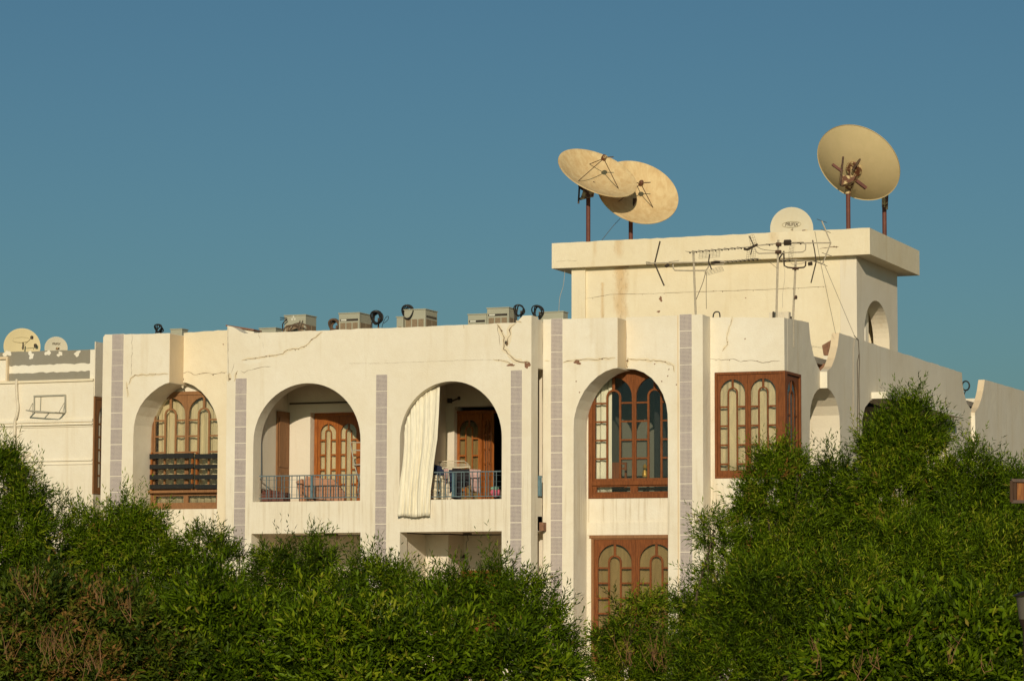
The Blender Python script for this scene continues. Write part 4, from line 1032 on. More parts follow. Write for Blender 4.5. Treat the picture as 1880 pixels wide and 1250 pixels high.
# emblem on the first unit: three small pale lozenges
ec = onY(539, 585, YA)
for (dx, dz) in ((0, .035), (-.03, -.012), (.03, -.012)):
    MB().plate([(ec.x + dx, ec.z + dz - .03), (ec.x + dx + .022, ec.z + dz), (ec.x + dx, ec.z + dz + .03), (ec.x + dx - .022, ec.z + dz)], (), YA - .006, YA + .002).build('emblem', M_badge, u1)
ac_unit(622, 660, 682, 574.6, YA, 'grey air conditioner with dark name strip and cable loops on its right')
ac_unit(742, 781, 803, 568, YA, 'grey air conditioner with name strip on its side, black hose coil on its left shoulder', side_strip=True)
ac_unit(728, 740, None, 581, YA - .1, 'small low grey box unit left of the air conditioner with the hose coil', grilles=1, badge=False, sidegr=1)
ac_unit(859, 893, None, 576.5, YA, 'lower grey air conditioner joined to a taller one on its right')
ac_unit(894, 934, 950, 565, YA + .02, 'taller grey air conditioner near the deep cracks in the parapet')
ac_unit(990, 1034, 1042, 572.5, YA + .3, 'grey air conditioner beside the penthouse wall, only its top showing', badge=False)
ac_unit(313, 334, 340, 603.5, YA + .3, 'grey unit top barely showing above the leftmost parapet', badge=False)
ac_unit(476, 506, None, 602, YA + .1, 'low grey unit top left of the tangled brown pipes', badge=False)
coil(onY(290, 603, 1.3), .085, 4, 'small black hose coil above the leftmost parapet')
coil(onY(748, 573, .98), .14, 5, 'black hose coil on the shoulder of an air conditioner')
coil(onY(952, 570, 1.15), .11, 3, 'oval black hose coil right of the tallest air conditioner')
coil(onY(986, 572, 1.2), .12, 4, 'black hose coil left of the penthouse')
coil(onY(690, 583, 1.2), .13, 5, 'tangled black cable loops right of an air conditioner', M_hose, .03)
coil(onY(613, 597, 1.0), .12, 5, 'brown pipe bundle left of the second air conditioner', M_brownhose, .03)
# tangled brown pipes in front of unit 1
t = thing('pipe_tangle', 'tangle of thin brown pipes looping in front of an air conditioner', 'pipes', tuple(onY(540, 603, .8)))
rnd = random.Random(4)
for k in range(9):
    x0 = rnd.uniform(516, 535); x1_ = rnd.uniform(548, 575); h_ = rnd.uniform(6, 14)
    MB().tube(spline([onY(x0, 610, .8), onY(x0 + 4, 606 - h_ * .5, .78), onY((x0 + x1_) / 2, 606 - h_, .76), onY(x1_ - 4, 606 - h_ * .5, .78), onY(x1_, 611, .8)], 5), .009, 5).build('pipe', M_brownhose, t, True)
for (a, b_, c_, d_) in ((514, 583, 527, 584), (514, 587, 527, 586), (546, 599, 551, 588), (550, 600, 556, 588)): MB().tube([onY(a, b_, .9), onY(c_, d_, .95)], .008, 5).build('pipe', M_hose if a < 520 else M_brownhose, t)
MB().tube(spline([onY(527, 586, .9), onY(519, 595, .9), onY(520, 610, .9)], 4), .012, 5).build('pipe', M_hose, t)
# thin loop of cable
t = thing('cable_loop', 'thin black cable loop standing against the sky beside the hose coil', 'cable', tuple(onY(706, 600, 1.2)))
MB().tube(spline([onY(701, 612, 1.2), onY(702, 597, 1.2), onY(708, 583, 1.2), onY(713, 581, 1.2), onY(712, 587, 1.2), onY(704, 594, 1.2)], 5), .006, 5).build('cable', M_hose, t)
# small curved conduit on the bay roof
t = thing('bent_conduit', 'short black bent conduit above the corner bay parapet', 'conduit', tuple(onY(1315, 582, 1.9)))
MB().tube(spline([onY(1309, 592, 1.9), onY(1310, 577, 1.9), onY(1315, 572.5, 1.9), onY(1321, 575, 1.9), onY(1322, 592, 1.9)], 5), .013, 6).build('pipe', M_hose, t, True)
for i, (px, py, r_) in enumerate(((1773, 708, .10), (1786, 745, .07))):
    c = onX(px, py, x2 - .6); t = thing('hose_coil', ('black hose coil hanging in the right notch of the side parapet', 'short dark hose loop low in the right notch of the side parapet')[i], 'hose coil', c)
    MB().tube([c + Vector((r_ * math.cos(a) * .9, 0, r_ * 1.1 * math.sin(a))) for a in [2 * math.pi * k / 18 for k in range(18)]], .02, 6, closed=True).build('hose', M_hose, t, True)
    MB().tube(spline([c + Vector((0, 0, -r_)), c + Vector((-.05, 0, -r_ - .2)), c + Vector((.05, 0, -r_ - .6))], 4), .014, 5).build('hose_tail', M_hose, t, True)
# brick stub in left notch and pale dish behind
c = onX(1514, 640, xB - .3); t = thing('brick_stub', 'broken brick pier showing in the left notch of the side parapet', 'brick pier', (c.x, c.y, 6.42))
c = onY(1521, 640, 5.0)
MB().plate([onY(1509, 634, 5.).xz, onY(1526, 624, 5.).xz, onY(1530, 652, 5.).xz, onY(1512, 652, 5.).xz], (), 5.0, 5.3).build('brick', M_brick, t)
MB().plate([onY(1511, 653, 5.).xz, onY(1526, 652, 5.).xz, onY(1524, 700, 5.).xz, onY(1512, 700, 5.).xz], (), 5.02, 5.25).build('plaster_base', M_white, t)
MB().plate([onY(1500, 669, 4.6).xz, onY(1517, 667, 4.6).xz, onY(1516, 690, 4.6).xz, onY(1500, 690, 4.6).xz], (), 4.6, 4.8).build('rubble', M_brick, t)

# ------------------------------------------------------------------ satellite dishes
def dish(name, px, py, Y, a_px, asp, img_dir, back, mat, pole_px, pole_py, label, pole_top_py, zbase=None, facemat=None, nofeed=False):
    c = onY(px, py, Y); D = (c - CAM).dot(FW); rad = a_px / FPX * D
    tc = (CAM - c).normalized(); A_ = math.acos(asp); ix, iy = img_dir; L = math.hypot(ix, iy)
    sd_ = (RT * ix + UP * iy) / L; sd_ = (sd_ - tc * sd_.dot(tc)).normalized()
    n = (tc * (-1 if back else 1) * math.cos(A_) + sd_ * math.sin(A_)).normalized()
    depth = rad * .26
    X_ = n.cross(Vector((0, 0, 1))).normalized(); Y_ = n.cross(X_)
    M = Matrix((X_, Y_, n)).transposed().to_4x4(); M.translation = c
    t = thing(name, label, 'satellite dish', (onY(pole_px, pole_py, Y).x, Y, zbase if zbase else 9.26), 'satellite dishes on the roofs')
    prof = [(rad * k / 12, depth * ((k / 12) ** 2 - 1)) for k in range(13)]
    prof2 = [(r_ + .006 * (k / 12), h - .012) for k, (r_, h) in enumerate(prof)][::-1]
    lip = [(rad + .02, .0), (rad + .022, -.02)]
    MB().lathe(prof + lip + prof2, M, 56).build('reflector', mat, t, True)
    if facemat: pass
    apex = c - n * depth
    # ribbing behind and mount
    Pw = onY(pole_px, pole_top_py, Y)
    MB().tube([(Pw.x, Y, t.location.z - .02), (Pw.x, Y, Pw.z)], .047, 12).build('pole', M_pole, t, True)
    MB().tube([(Pw.x, Y, Pw.z - .05), (Pw.x, Y, Pw.z + .12)], .062, 12).build('collar', M_mount, t, True)
    return t, c, n, M, rad, depth, apex, Pw, X_, Y_
def feed(t, c, n, rad, depth, apex, X_, Y_, flen, angs, rr=.55):
    tip = apex + n * flen
    for a in angs:
        rim = c + (X_ * math.cos(R(a)) + Y_ * math.sin(R(a))) * rad * rr - n * depth * (1 - rr ** 2)
        MB().tube([rim, tip - n * .03], .009, 5).build('feed_arm', M_darkrust, t)
    M2 = Matrix((X_, Y_, n)).transposed().to_4x4(); M2.translation = tip - n * .06
    MB().lathe([(0, 0), (.055, 0), (.06, .05), (.045, .11), (.0, .13)], M2, 10).build('feed_horn', M_mount, t, True)
    MB().tube([tip + X_ * -.01, tip + RT * .20 + UP * .01], .012, 5).build('feed_probe', M_darkrust, t)
# dish one
r1 = dish('satellite_dish', 1097.5, 317, 7.35, 75.5, .45, (math.sin(R(23)), math.cos(R(23))), False, M_dish, 1080, 442, 'rusty yellow dish tipped steeply upward, overlapping another dish behind it', 356)
t, c, n, M, rad, depth, apex, Pw, X_, Y_ = r1
feed(t, c, n, rad, depth, apex, X_, Y_, .62, (20, 140, 260), .62)
MB().bar(Pw + Vector((-.02, 0, .02)), apex - n * .03, .12, .06).build('bracket', M_darkrust, t)
MB().bar(Pw + Vector((.0, 0, .02)), onY(1064, 344, 7.3), .04, .05).bar(onY(1064, 338, 7.3), onY(1062, 374, 7.3), .03).bar(onY(1064, 366, 7.3), Pw + Vector((0, 0, -.05)), .03, .05).bar(onY(1062, 342, 7.3), onY(1098, 352, 7.35), .05, .03).build('mount_frame', M_darkrust, t)
MB().plate([onY(1066, 368, 7.28).xz, onY(1073, 346, 7.28).xz, onY(1092, 352, 7.28).xz, onY(1090, 362, 7.28).xz], (), 7.24, 7.27).build('mount_plate', M_mount, t)
# dish two
r2 = dish('satellite_dish', 1171, 352.5, 8.3, 75.5, .70, (math.sin(R(21)), math.cos(R(21))), False, M_dish, 1158, 438, 'rusty yellow dish half hidden behind the steeply tipped dish', 392)
t, c, n, M, rad, depth, apex, Pw, X_, Y_ = r2
feed(t, c, n, rad, depth, apex, X_, Y_, .52, (20, 140, 260), .5)
MB().bar(Pw + Vector((0, 0, .05)), apex - n * .05, .14).build('bracket', M_darkrust, t)
t2 = thing('guy_cable', 'thin dark cable running down from the lower dish to the slab', 'cable', tuple(onY(1105, 440, 7.6)))
MB().tube(spline([onY(1139, 401, 8.2), onY(1125, 416, 8.), onY(1105, 441, 7.6)], 4), .006, 4).build('cable', M_wire, t2)
# dish three, seen from behind
r3 = dish('satellite_dish', 1576.5, 298.5, 8.0, 79.5, .765, (.58, .81), True, M_dishback, 1557, 420, 'large olive yellow dish seen from behind on a red brown post at the right', 352)
t, c, n, M, rad, depth, apex, Pw, X_, Y_ = r3
M2 = Matrix((X_, Y_, n)).transposed().to_4x4(); M2.translation = apex - n * .03
MB().lathe([(0, -.02), (.17, -.02), (.18, .0), (.17, .03), (0, .03)], M2, 20).build('hub_plate', M_mount, t, True)
def backstrip(p, q, w, h, mat=M_darkrust, nm='brace'):
    MB().bar(p, q, w, h).build(nm, mat, t)
tb_ = lambda px, py, off=0: at(px, py, (c - CAM).dot(FW) - off)
backstrip(tb_(1528, 302, .42), tb_(1547, 316, .42), .07, .05, M_pole); backstrip(tb_(1572, 332, .38), tb_(1590, 346, .36), .09, .06, M_pole)
backstrip(tb_(1548, 288, .40), tb_(1543, 338, .50), .035, .03); backstrip(tb_(1586, 282, .30), tb_(1565, 312, .42), .05, .03)
MB().plate([onY(1544, 322, 7.6).xz, onY(1572, 324, 7.6).xz, onY(1568, 333, 7.6).xz, onY(1543, 342, 7.6).xz], (), 7.55, 7.75).build('mount_plate', M_mount, t)
MB().bar(Pw + Vector((0, 0, .1)), apex - n * .03, .13).build('bracket', M_mount, t)
MB().bar(Pw + Vector((0, 0, .1)), onY(1556, 330, 7.65), .12).build('neck', M_mount, t)
# bare post behind
p_ = onY(1624, 430, 9.2); t = thing('steel_post', 'bare red brown post with a rusty head at the right edge of the penthouse roof', 'post', (p_.x, 9.2, 9.26))
MB().tube([(p_.x, 9.2, 9.24), (p_.x, 9.2, onY(1624, 380, 9.2).z)], .048, 12).build('pole', M_pole, t, True)
MB().tube([onY(1624, 381, 9.2), onY(1624, 362, 9.2)], .06, 10).bar(onY(1628, 385, 9.15), onY(1629, 357, 9.15), .04).build('head', M_mount, t, True)
# print helper
def text_obj(txt, M, size, mat, parent, name='lettering', shear=.2, bold=False):
    cu = bpy.data.curves.new(name, 'FONT'); cu.body = txt; cu.size = size; cu.extrude = .001; cu.align_x = 'CENTER'; cu.align_y = 'CENTER'; cu.shear = shear
    if bold: cu.offset = size * .02
    o = bpy.data.objects.new(name, cu); COL.objects.link(o); cu.materials.append(mat)
    dg = bpy.context.evaluated_depsgraph_get(); me = bpy.data.meshes.new_from_object(o.evaluated_get(dg)); COL.objects.unlink(o); bpy.data.objects.remove(o)
    mo = bpy.data.objects.new(name, me); COL.objects.link(mo); mo.parent = parent; M = M.copy(); M.translation -= root_loc(parent); mo.matrix_local = M
    return mo
def small_dish(px, py, Y, r_px, mat, label, zbase, word=None, wordmat=None, wsize=.13, ring=False, wpos=(0, 0), asp=.97, dirx=(.3, .2), nofeed=False):
    c = onY(px, py, Y); D = (c - CAM).dot(FW); rad = r_px / FPX * D
    n = ((CAM - c).normalized() + RT * dirx[0] * .3 + UP * dirx[1] * .3).normalized()
    X_ = Vector((0, 0, 1)).cross(n).normalized(); Y_ = n.cross(X_); M = Matrix((X_, Y_, n)).transposed().to_4x4(); M.translation = c
    t = thing('satellite_dish', label, 'satellite dish', (c.x, c.y + .15, zbase), 'satellite dishes on the roofs')
    dp = rad * .12
    prof = [(rad * k / 10, dp * ((k / 10) ** 2 - 1)) for k in range(11)]
    MB().lathe(prof + [(rad + .012, 0), (rad + .012, -.012)] + [(a, b - .012) for a, b in prof[::-1]], M, 48).build('reflector', mat, t, True)
    MB().tube([(c.x, c.y + .15, zbase), (c.x, c.y + .15, c.z)], .025, 8).build('pole', M_alu, t, True)
    MB().bar((c.x, c.y + .15, c.z - .05), c - n * dp, .06).build('bracket', M_alu, t)
    if word is not None:
        Mt = M.copy(); Mt.translation = c + X_ * wpos[0] + Y_ * wpos[1] - n * (dp * .93 - .012)
        if word: text_obj(word, Mt, wsize, wordmat, t, bold=True)
        if ring:
            ov = [Mt @ Vector((wsize * 1.95 * math.cos(a) + wsize * .35 * math.sin(a), wsize * .62 * math.sin(a), 0)) for a in [2 * math.pi * i / 28 for i in range(28)]]
            MB().tube(ov, .004, 4, closed=True).build('logo_outline', M_fadedprint, t)
    return t, c, n, X_, Y_, rad, dp
t, c, n, X_, Y_, rad, dp = small_dish(1453.5, 420, 8.0, 38.5, M_dishpale, 'pale round dish lettered PRIFIX behind the penthouse roof edge', 9.26, 'PRIFIX', M_print, .100, True, (-.0, .09))
hl = c + RT * .24 - UP * .08 + n * .25
MB().box(hl.x - .035, hl.x + .07, hl.y - .05, hl.y + .05, hl.z - .045, hl.z + .035).build('feed_horn', M_mount, t, bevel=.01)
MB().tube([hl, c - UP * rad + n * .05], .012, 6).build('feed_arm', M_alu, t)

# ------------------------------------------------------------------ television aerials
def aerial(label, base_px, base_py, top_px, top_py, Y): 
    b = onY(base_px, base_py, Y); tp_ = onY(top_px, top_py, Y); t = thing('tv_aerial', label, 'aerial', (b.x, Y, 6.42), 'television aerials above the corner bay')
    MB().tube([(b.x, Y, 6.42), b, tp_], .021, 7).build('mast', M_alu, t, True); return t
def rod(t, pts, Y, r_=.009, mat=M_alu, name='boom', sp=False):
    P_ = [onY(x, y, Y) for x, y in pts]; P_ = spline(P_, 5) if sp else P_
    return MB().tube(P_, r_ * 1.3, 5).build(name, mat, t)
def cross_elems(t, a, b, n, Y, half=.16, r_=.004):
    for k in range(n):
        f = k / (n - 1) if n > 1 else 0; p = onY(a[0] + (b[0] - a[0]) * f, a[1] + (b[1] - a[1]) * f, Y)
        MB().tube([p + Vector((-.04, -half, .0)), p + Vector((.04, half, 0))], r_, 4).tube([p + Vector((-.012, 0, -.012)), p + Vector((.012, 0, -.012))], .016, 5).build('director', M_antdark, t)
def grid(t, pts, Y, nx=6, nz=4):
    (a, b, c_, d) = [onY(x, y, Y) for x, y in pts]; m_ = MB()
    for i in range(nx + 1): f = i / nx; m_.tube([a.lerp(b, f), d.lerp(c_, f)], .0025, 3)
    for i in range(nz + 1): f = i / nz; m_.tube([a.lerp(d, f), b.lerp(c_, f)], .0025, 3)
    m_.build('reflector_grid', M_wire, t)
Y1 = 2.0
a1 = aerial('left television aerial with a long boom of dark directors and V shaped reflector', 1277.5, 580, 1273, 461, Y1)
rod(a1, [(1265, 463), (1367, 454.5), (1386, 452)], Y1 - .03); cross_elems(a1, (1267, 463), (1361, 455), 9, Y1 - .03)
rod(a1, [(1187, 483.5), (1260, 482), (1330, 481.5), (1392, 475)], Y1 - .02, .010); cross_elems(a1, (1337, 480), (1391, 475.5), 8, Y1 - .02, .1)
rod(a1, [(1212, 443), (1202, 484)], Y1, .012, M_antdark, 'reflector_arm'); rod(a1, [(1202, 484), (1219.5, 524.5)], Y1, .012, M_antdark, 'reflector_arm')
rod(a1, [(1303, 467), (1301, 480), (1306.5, 495)], Y1 - .05, .010, M_antdark, 'reflector_arm')
rod(a1, [(1235.5, 484), (1236, 492), (1239, 496.5), (1270, 497), (1296, 496.5), (1300, 492), (1302.5, 482)], Y1 + .02, .011, M_alu, 'u_bracket')
rod(a1, [(1222, 487), (1224, 489), (1228, 486)], Y1 - .04, .025, M_antdark, 'junction_box'); rod(a1, [(1306, 483), (1322, 481)], Y1 - .04, .022, M_antdark, 'junction_box')
rod(a1, [(1228, 481), (1247, 478.5)], Y1, .005, M_alu, 'dipole'); rod(a1, [(1310, 478), (1329, 480), (1329, 485), (1312, 486)], Y1 - .1, .008, M_palewire, 'dipole')
grid(a1, ((1284, 465), (1322, 462), (1321, 472), (1283, 475)), Y1 + .05); grid(a1, ((1292, 498), (1325, 489), (1329, 497), (1297, 506)), Y1 + .05)
rod(a1, [(1296, 498), (1290, 520), (1278, 550)], Y1, .005, M_wire, 'cable', True); rod(a1, [(1297, 500), (1296.5, 540), (1297, 567)], Y1, .004, M_wire, 'cable')
rod(a1, [(1194, 482), (1186, 481), (1187, 486), (1198, 487)], Y1 + .02, .005, M_wire, 'dipole')
a2 = aerial('middle television aerial with a folded loop dipole and zigzag end elements', 1425.5, 582, 1429, 440.5, Y1 - .1)
Yb = Y1 - .12
rod(a2, [(1381, 452), (1429, 447), (1526, 446)], Yb, .010); cross_elems(a2, (1413, 449), (1470, 446.5), 3, Yb, .1)
rod(a2, [(1386, 456), (1389, 463), (1393, 465.5), (1430, 464.5), (1474, 463), (1479, 459), (1479.5, 449), (1475, 445), (1442, 446)], Yb - .02, .009, M_alu, 'folded_dipole')
rod(a2, [(1376, 434), (1383, 449), (1378, 468)], Yb, .009, M_antdark, 'reflector_arm'); rod(a2, [(1366, 457), (1372, 458.5), (1391, 449)], Yb, .02, M_antdark, 'junction_box')
rod(a2, [(1440, 446), (1452, 445.5)], Yb - .03, .045, M_antdark, 'junction_box'); rod(a2, [(1425, 449), (1434, 449)], Yb - .03, .03, M_darkrust, 'clamp'); rod(a2, [(1424, 463), (1434, 463)], Yb - .03, .03, M_darkrust, 'clamp')
rod(a2, [(1492, 441), (1496, 462), (1498.5, 481)], Yb, .009, M_antdark, 'reflector_arm')
rod(a2, [(1508.7, 406), (1516, 423), (1525.5, 446)], Yb, .010, M_alu, 'end_element'); rod(a2, [(1525.5, 446), (1517, 468), (1510, 485)], Yb, .010, M_alu, 'end_element')
for (x, y) in ((1508.7, 405.5), (1516, 424), (1518, 467), (1510, 485)): rod(a2, [(x - 9, y - 3), (x + 9, y + 3.5)], Yb, .004, M_antdark, 'director')
rod(a2, [(1387, 451), (1400, 458), (1425, 461)], Yb, .004, M_wire, 'cable', True)
grid(a2, ((1374, 433), (1384, 431), (1390, 450), (1379, 453)), Yb, 3, 4); grid(a2, ((1372, 460), (1388, 458), (1386, 474), (1370, 476)), Yb, 4, 4); grid(a2, ((1450, 452), (1458, 450), (1455, 475), (1446, 478)), Yb + .1, 3, 5)
a3 = aerial('right television aerial on a thin mast with a small U bracket', 1456, 588, 1461, 476, Y1 + .1)
Yc = Y1 + .08
rod(a3, [(1432, 477), (1460, 477.5), (1497, 480), (1510, 484)], Yc, .010)
rod(a3, [(1439, 461), (1440, 488), (1446, 491), (1460, 492.5), (1476, 491), (1479, 488), (1479.5, 480)], Yc, .012, M_antdark, 'u_bracket')
rod(a3, [(1498.5, 481), (1489, 519.5)], Yc, .010, M_antdark, 'reflector_arm'); rod(a3, [(1439, 462), (1428, 478)], Yc, .012, M_antdark, 'reflector_arm'); rod(a3, [(1484, 485), (1491, 484)], Yc - .02, .028, M_antdark, 'junction_box')
rod(a3, [(1452, 483), (1456, 485.5), (1472, 484), (1478, 482)], Yc - .05, .006, M_palewire, 'dipole'); rod(a3, [(1455, 493), (1466, 493)], Yc - .03, .022, M_darkrust, 'clamp')
rod(a3, [(1459, 546), (1463, 546)], Yc - .02, .03, M_darkrust, 'clamp'); cross_elems(a3, (1434, 478), (1450, 478), 3, Yc, .1)
rod(a3, [(1437, 478), (1441, 505), (1437, 540), (1437, 565)], Yc, .003, M_palewire, 'cable', True); rod(a3, [(1411, 480), (1426, 492)], Yc, .003, M_wire, 'cable')
t = thing('guy_wire', 'left one of two thin wires sloping from the aerials down to the side parapet', 'wire', tuple(onY(1533, 607, 4.5)))
MB().tube([onY(1496, 425, 3.), onY(1506, 480, 3.2), onY(1534, 612, 4.4)], .004, 4).build('wire', M_wire, t)
t = thing('guy_wire', 'right one of two thin wires sloping from the aerials down to the side parapet', 'wire', tuple(onX(1569, 617, x2 - .1)))
MB().tube([onY(1512, 482, 3.2), onX(1569, 617, x2 - .1)], .004, 4).build('wire', M_wire, t)
t = thing('roof_cable', 'grey and brown cables running down the side wall from the parapet', 'cable', tuple(onX(1575, 620, x2 + .02)))
for pts, mt_ in (([(1568, 616), (1576, 624), (1578, 660), (1577, 700), (1578, 780), (1577, 830)], M_wire), ([(1570, 617), (1567, 640), (1567, 700), (1567, 790)], M_palewire), ([(1577, 650), (1574, 665), (1575, 720), (1574, 800)], M_wire)):
    MB().tube([onX(a, b_, x2 + .014) for a, b_ in pts], .008 if mt_ is M_wire else .006, 5).build('cable', mt_, t, True)
t = thing('roof_cable', 'pale thin cable dangling left of the penthouse from its slab', 'cable', tuple(onY(1030, 560, 6.9)))
MB().tube(spline([onY(1037, 498, 6.9), onY(1034, 525, 6.9), onY(1028, 545, 6.9), onY(1026, 570, 6.9), onY(1026, 600, 6.9)], 4), .005, 4).build('cable', M_palewire, t)
t = thing('steel_stay', 'short dark steel pegs at the foot of the aerial masts', 'stay', tuple(onY(1420, 576, 2.3)))
MB().bar(onY(1420, 572, 2.3), onY(1420, 590, 2.3), .03).bar(onY(1452, 581, 2.2), onY(1452, 592, 2.2), .03).build('peg', M_antdark, t)

# ------------------------------------------------------------------ left wing (separate lower house)
yw = 1.2; Wf = lambda px, py: XZ(px, py, yw)
wing = thing('neighbouring_house', 'cream neighbouring house with patched grey parapet at the left edge', 'house', (-11.5, yw, 0))
xw1 = Wf(172, 700)[0]; xwL = -22.
zc = Wf(100, 699)[1]; ztop_ = Wf(100, 643)[1]
MB().box(xwL, xw1, yw, yw + .3, ZB, zc).build('front_wall', M_wall, wing, bevel=.01)
MB().plate([(xwL, zc), (xwL, ztop_)] + wob((xwL, ztop_), (xw1, ztop_), 60, .008) + [(xw1, ztop_), (xw1, zc)], (), yw + .06, yw + .3).build('parapet', M_greypaint, wing)
MB().box(xwL, xw1 + .0, yw - .04, yw + .05, zc - .03, zc + .02).build('cornice', M_band, wing, bevel=.006)
for (pa, d_, h_) in ((771, .035, .05), (779, .05, .02), (783, .02, .015), (845, .03, .02), (852, .02, .015)):
    z_ = Wf(100, pa)[1]; MB().box(xwL, xw1 + .0, yw - d_, yw + .01, z_ - h_, z_ + .01).build('string_course', M_wall, wing, bevel=.006)
# white patches on the grey parapet
rb = random.Random(8)
up = [(15 + i * 6.4, 672 - i * .22 + rb.uniform(-1.2, 1.2)) for i in range(25)]; lo = [(15 + i * 6.4, 686 - i * .22 + rb.uniform(-1.2, 1.2)) for i in range(25)]
MB().plate([XZ(x, y, yw + .06) for x, y in up] + [XZ(x, y, yw + .06) for x, y in lo[::-1]], (), yw + .056, yw + .063).build('white_band', M_white, wing)
for i, (px, py, rx, ry) in enumerate(((13, 649, 8, 6), (57, 652, 6, 7), (88, 648, 6, 5), (110, 650, 6, 4.5), (142, 649, 6, 5.5))):
    patch(px, py, rx, ry, yw + .06, M_white, wing, 'white_patch', 100 + i)
MB().box(XZ(166, 650, yw + .06)[0], xw1, yw + .055, yw + .065, zc + .025, ztop_ - .01).build('white_patch', M_white, wing)
fx0, fx1 = XZ(-30, 656, yw)[0], XZ(15, 656, yw)[0]; fz0, fz1 = zc + .02, XZ(5, 655, yw)[1]
MB().plate([(fx0, fz0), (fx0, fz1), (fx1, fz1), (fx1, fz0)], [[(fx0 + .04, fz0 + .01), (fx0 + .04, fz1 - .05), (fx1 - .04, fz1 - .05), (fx1 - .04, fz0 + .01)]], yw - .02, yw + .055).build('hatch_frame', M_ochre, wing)
MB().box(fx0 + .041, fx1 - .041, yw + .04, yw + .054, fz0 + .011, fz1 - .051).build('hatch', M_white, wing)
# return face with brown glazed door
mb = MB(); mb.box(xw1 - .0, xw1 + .02, yw + .02, 3, XZ(172, 727, yw)[1], XZ(172, 627, yw)[1]); mb.box(xw1 - .12, xw1 + .02, yw + .02, 3, ZB, XZ(172, 907, yw)[1]); mb.box(xw1 - .12, xw1 - .0, yw + .31, 3, zc, XZ(172, 627, yw)[1])
mb.build('return_wall', M_side, wing)
TW = lambda v: Vector((xw1 + .02 - v.y, v.x, v.z))
rz0, rz1 = XZ(172, 906, yw)[1], XZ(172, 728, yw)[1]
rw = outer_frame('side_window', yw + .012, yw + .95, rz0, rz1, -.01, .05, M_palewood, wing, .1, T=TW)
leaf(rw, yw + .064, yw + .89, rz0 + .055, rz1 - .055, .0, M_palewood, M_dustglass, 5, .12, .08, .08, .45, .7, T=TW)
MB().box(xw1 - .3, xw1 - .12, yw + .31, 2.6, rz0, rz1).build('inner_wall', M_dark_room, wing)
MB().box(xwL, xw1 - .3, 6, 6.2, ZB, zc).box(xwL, xw1 - .13, yw + .31, 6, zc - .15, zc - .02).build('roof_deck', M_deck, wing)
# window behind shrubs
gx0, gz1 = XZ(20, 846, yw); gx1 = XZ(50, 846, yw)[0]; gz0 = XZ(20, 915, yw)[1]
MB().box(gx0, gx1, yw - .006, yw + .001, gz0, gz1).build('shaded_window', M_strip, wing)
MB().box(gx0 - .05, gx1 + .08, yw - .03, yw - .001, gz1 + .10, gz1 + .16).box(gx0 - .02, gx1 + .03, yw - .02, yw - .001, gz1 + .03, gz1 + .06).build('window_hood', M_band, wing)
# drain pipe
pp = spline([onY(31, 696, yw - .06), onY(30, 705, yw - .06), onY(31, 730, yw - .06), onY(33, 748, yw - .06), onY(30, 765, yw - .07), onY(27, 780, yw - .07), onY(27, 860, yw - .06)], 5)
MB().tube(pp, .028, 8).build('drain_pipe', M_pipe, wing, True)
# condenser bracket
t = thing('wall_bracket', 'empty grey steel bracket for an air conditioner on the left house wall', 'bracket', tuple(onY(92, 752, yw)))
K = lambda px, py, y=yw - .02: onY(px, py, y)
MB().bar(K(62, 727), K(120, 725), .025, .03).bar(K(63, 727), K(63, 752), .025, .02).bar(K(120, 725), K(120, 757), .03).build('back_frame', M_steelgrey, t)
MB().bar(K(75, 729), K(74, 754), .014).build('back_bar', M_steelgrey, t)
MB().bar(K(64, 756), K(119, 758), .02).bar(K(48, 753, yw - .38), K(101, 757, yw - .38), .035, .02).bar(K(64, 756), K(48, 753, yw - .38), .022).bar(K(119, 758), K(101, 757, yw - .38), .022).bar(K(90, 757), K(74, 755, yw - .38), .016).build('tray', M_steelgrey, t)
MB().bar(K(60, 740), K(54, 752, yw - .3), .01).bar(K(119, 738), K(108, 757, yw - .3), .01).build('stay', M_steelgrey, t)
# two dishes on the wing
t, c, n, X_, Y_, rad, dp = small_dish(40.5, 636, 2.2, 32.5, M_dishyel, 'larger pale yellow round dish on the left house roof', zc - .02, '', M_fadedprint, .09, True, (-.02, .14))
for (px, py) in ((58.5, 620), (65, 634.5)):
    h = at(px, py, (c - CAM).dot(FW) - .4); MB().lathe([(0, -.035), (.03, -.03), (.035, .02), (.02, .04), (0, .04)], Matrix.Translation(h), 8).build('feed_horn', M_antdark, t, True)
    MB().tube([h, at(44 if py < 630 else 61, 634 if py < 630 else 642, (c - CAM).dot(FW) - .1)], .005, 4).build('feed_arm', M_antdark, t)
MB().bar(at(42.5, 628, (c - CAM).dot(FW) - .15), at(42, 642, (c - CAM).dot(FW) - .15), .02).build('centre_post', M_antdark, t)
t, c, n, X_, Y_, rad, dp = small_dish(103, 639, 2.2, 20, M_dishpale, 'smaller white round dish with black lettering on the left house roof', zc - .02, 'PRIFIX', M_print, .062, False, (.0, .09))
MB().box(*(lambda p: (p.x - .025, p.x + .025, p.y - .03, p.y + .03, p.z - .02, p.z + .025))(at(106, 640, (c - CAM).dot(FW) - .2))).build('feed_horn', M_mount, t)

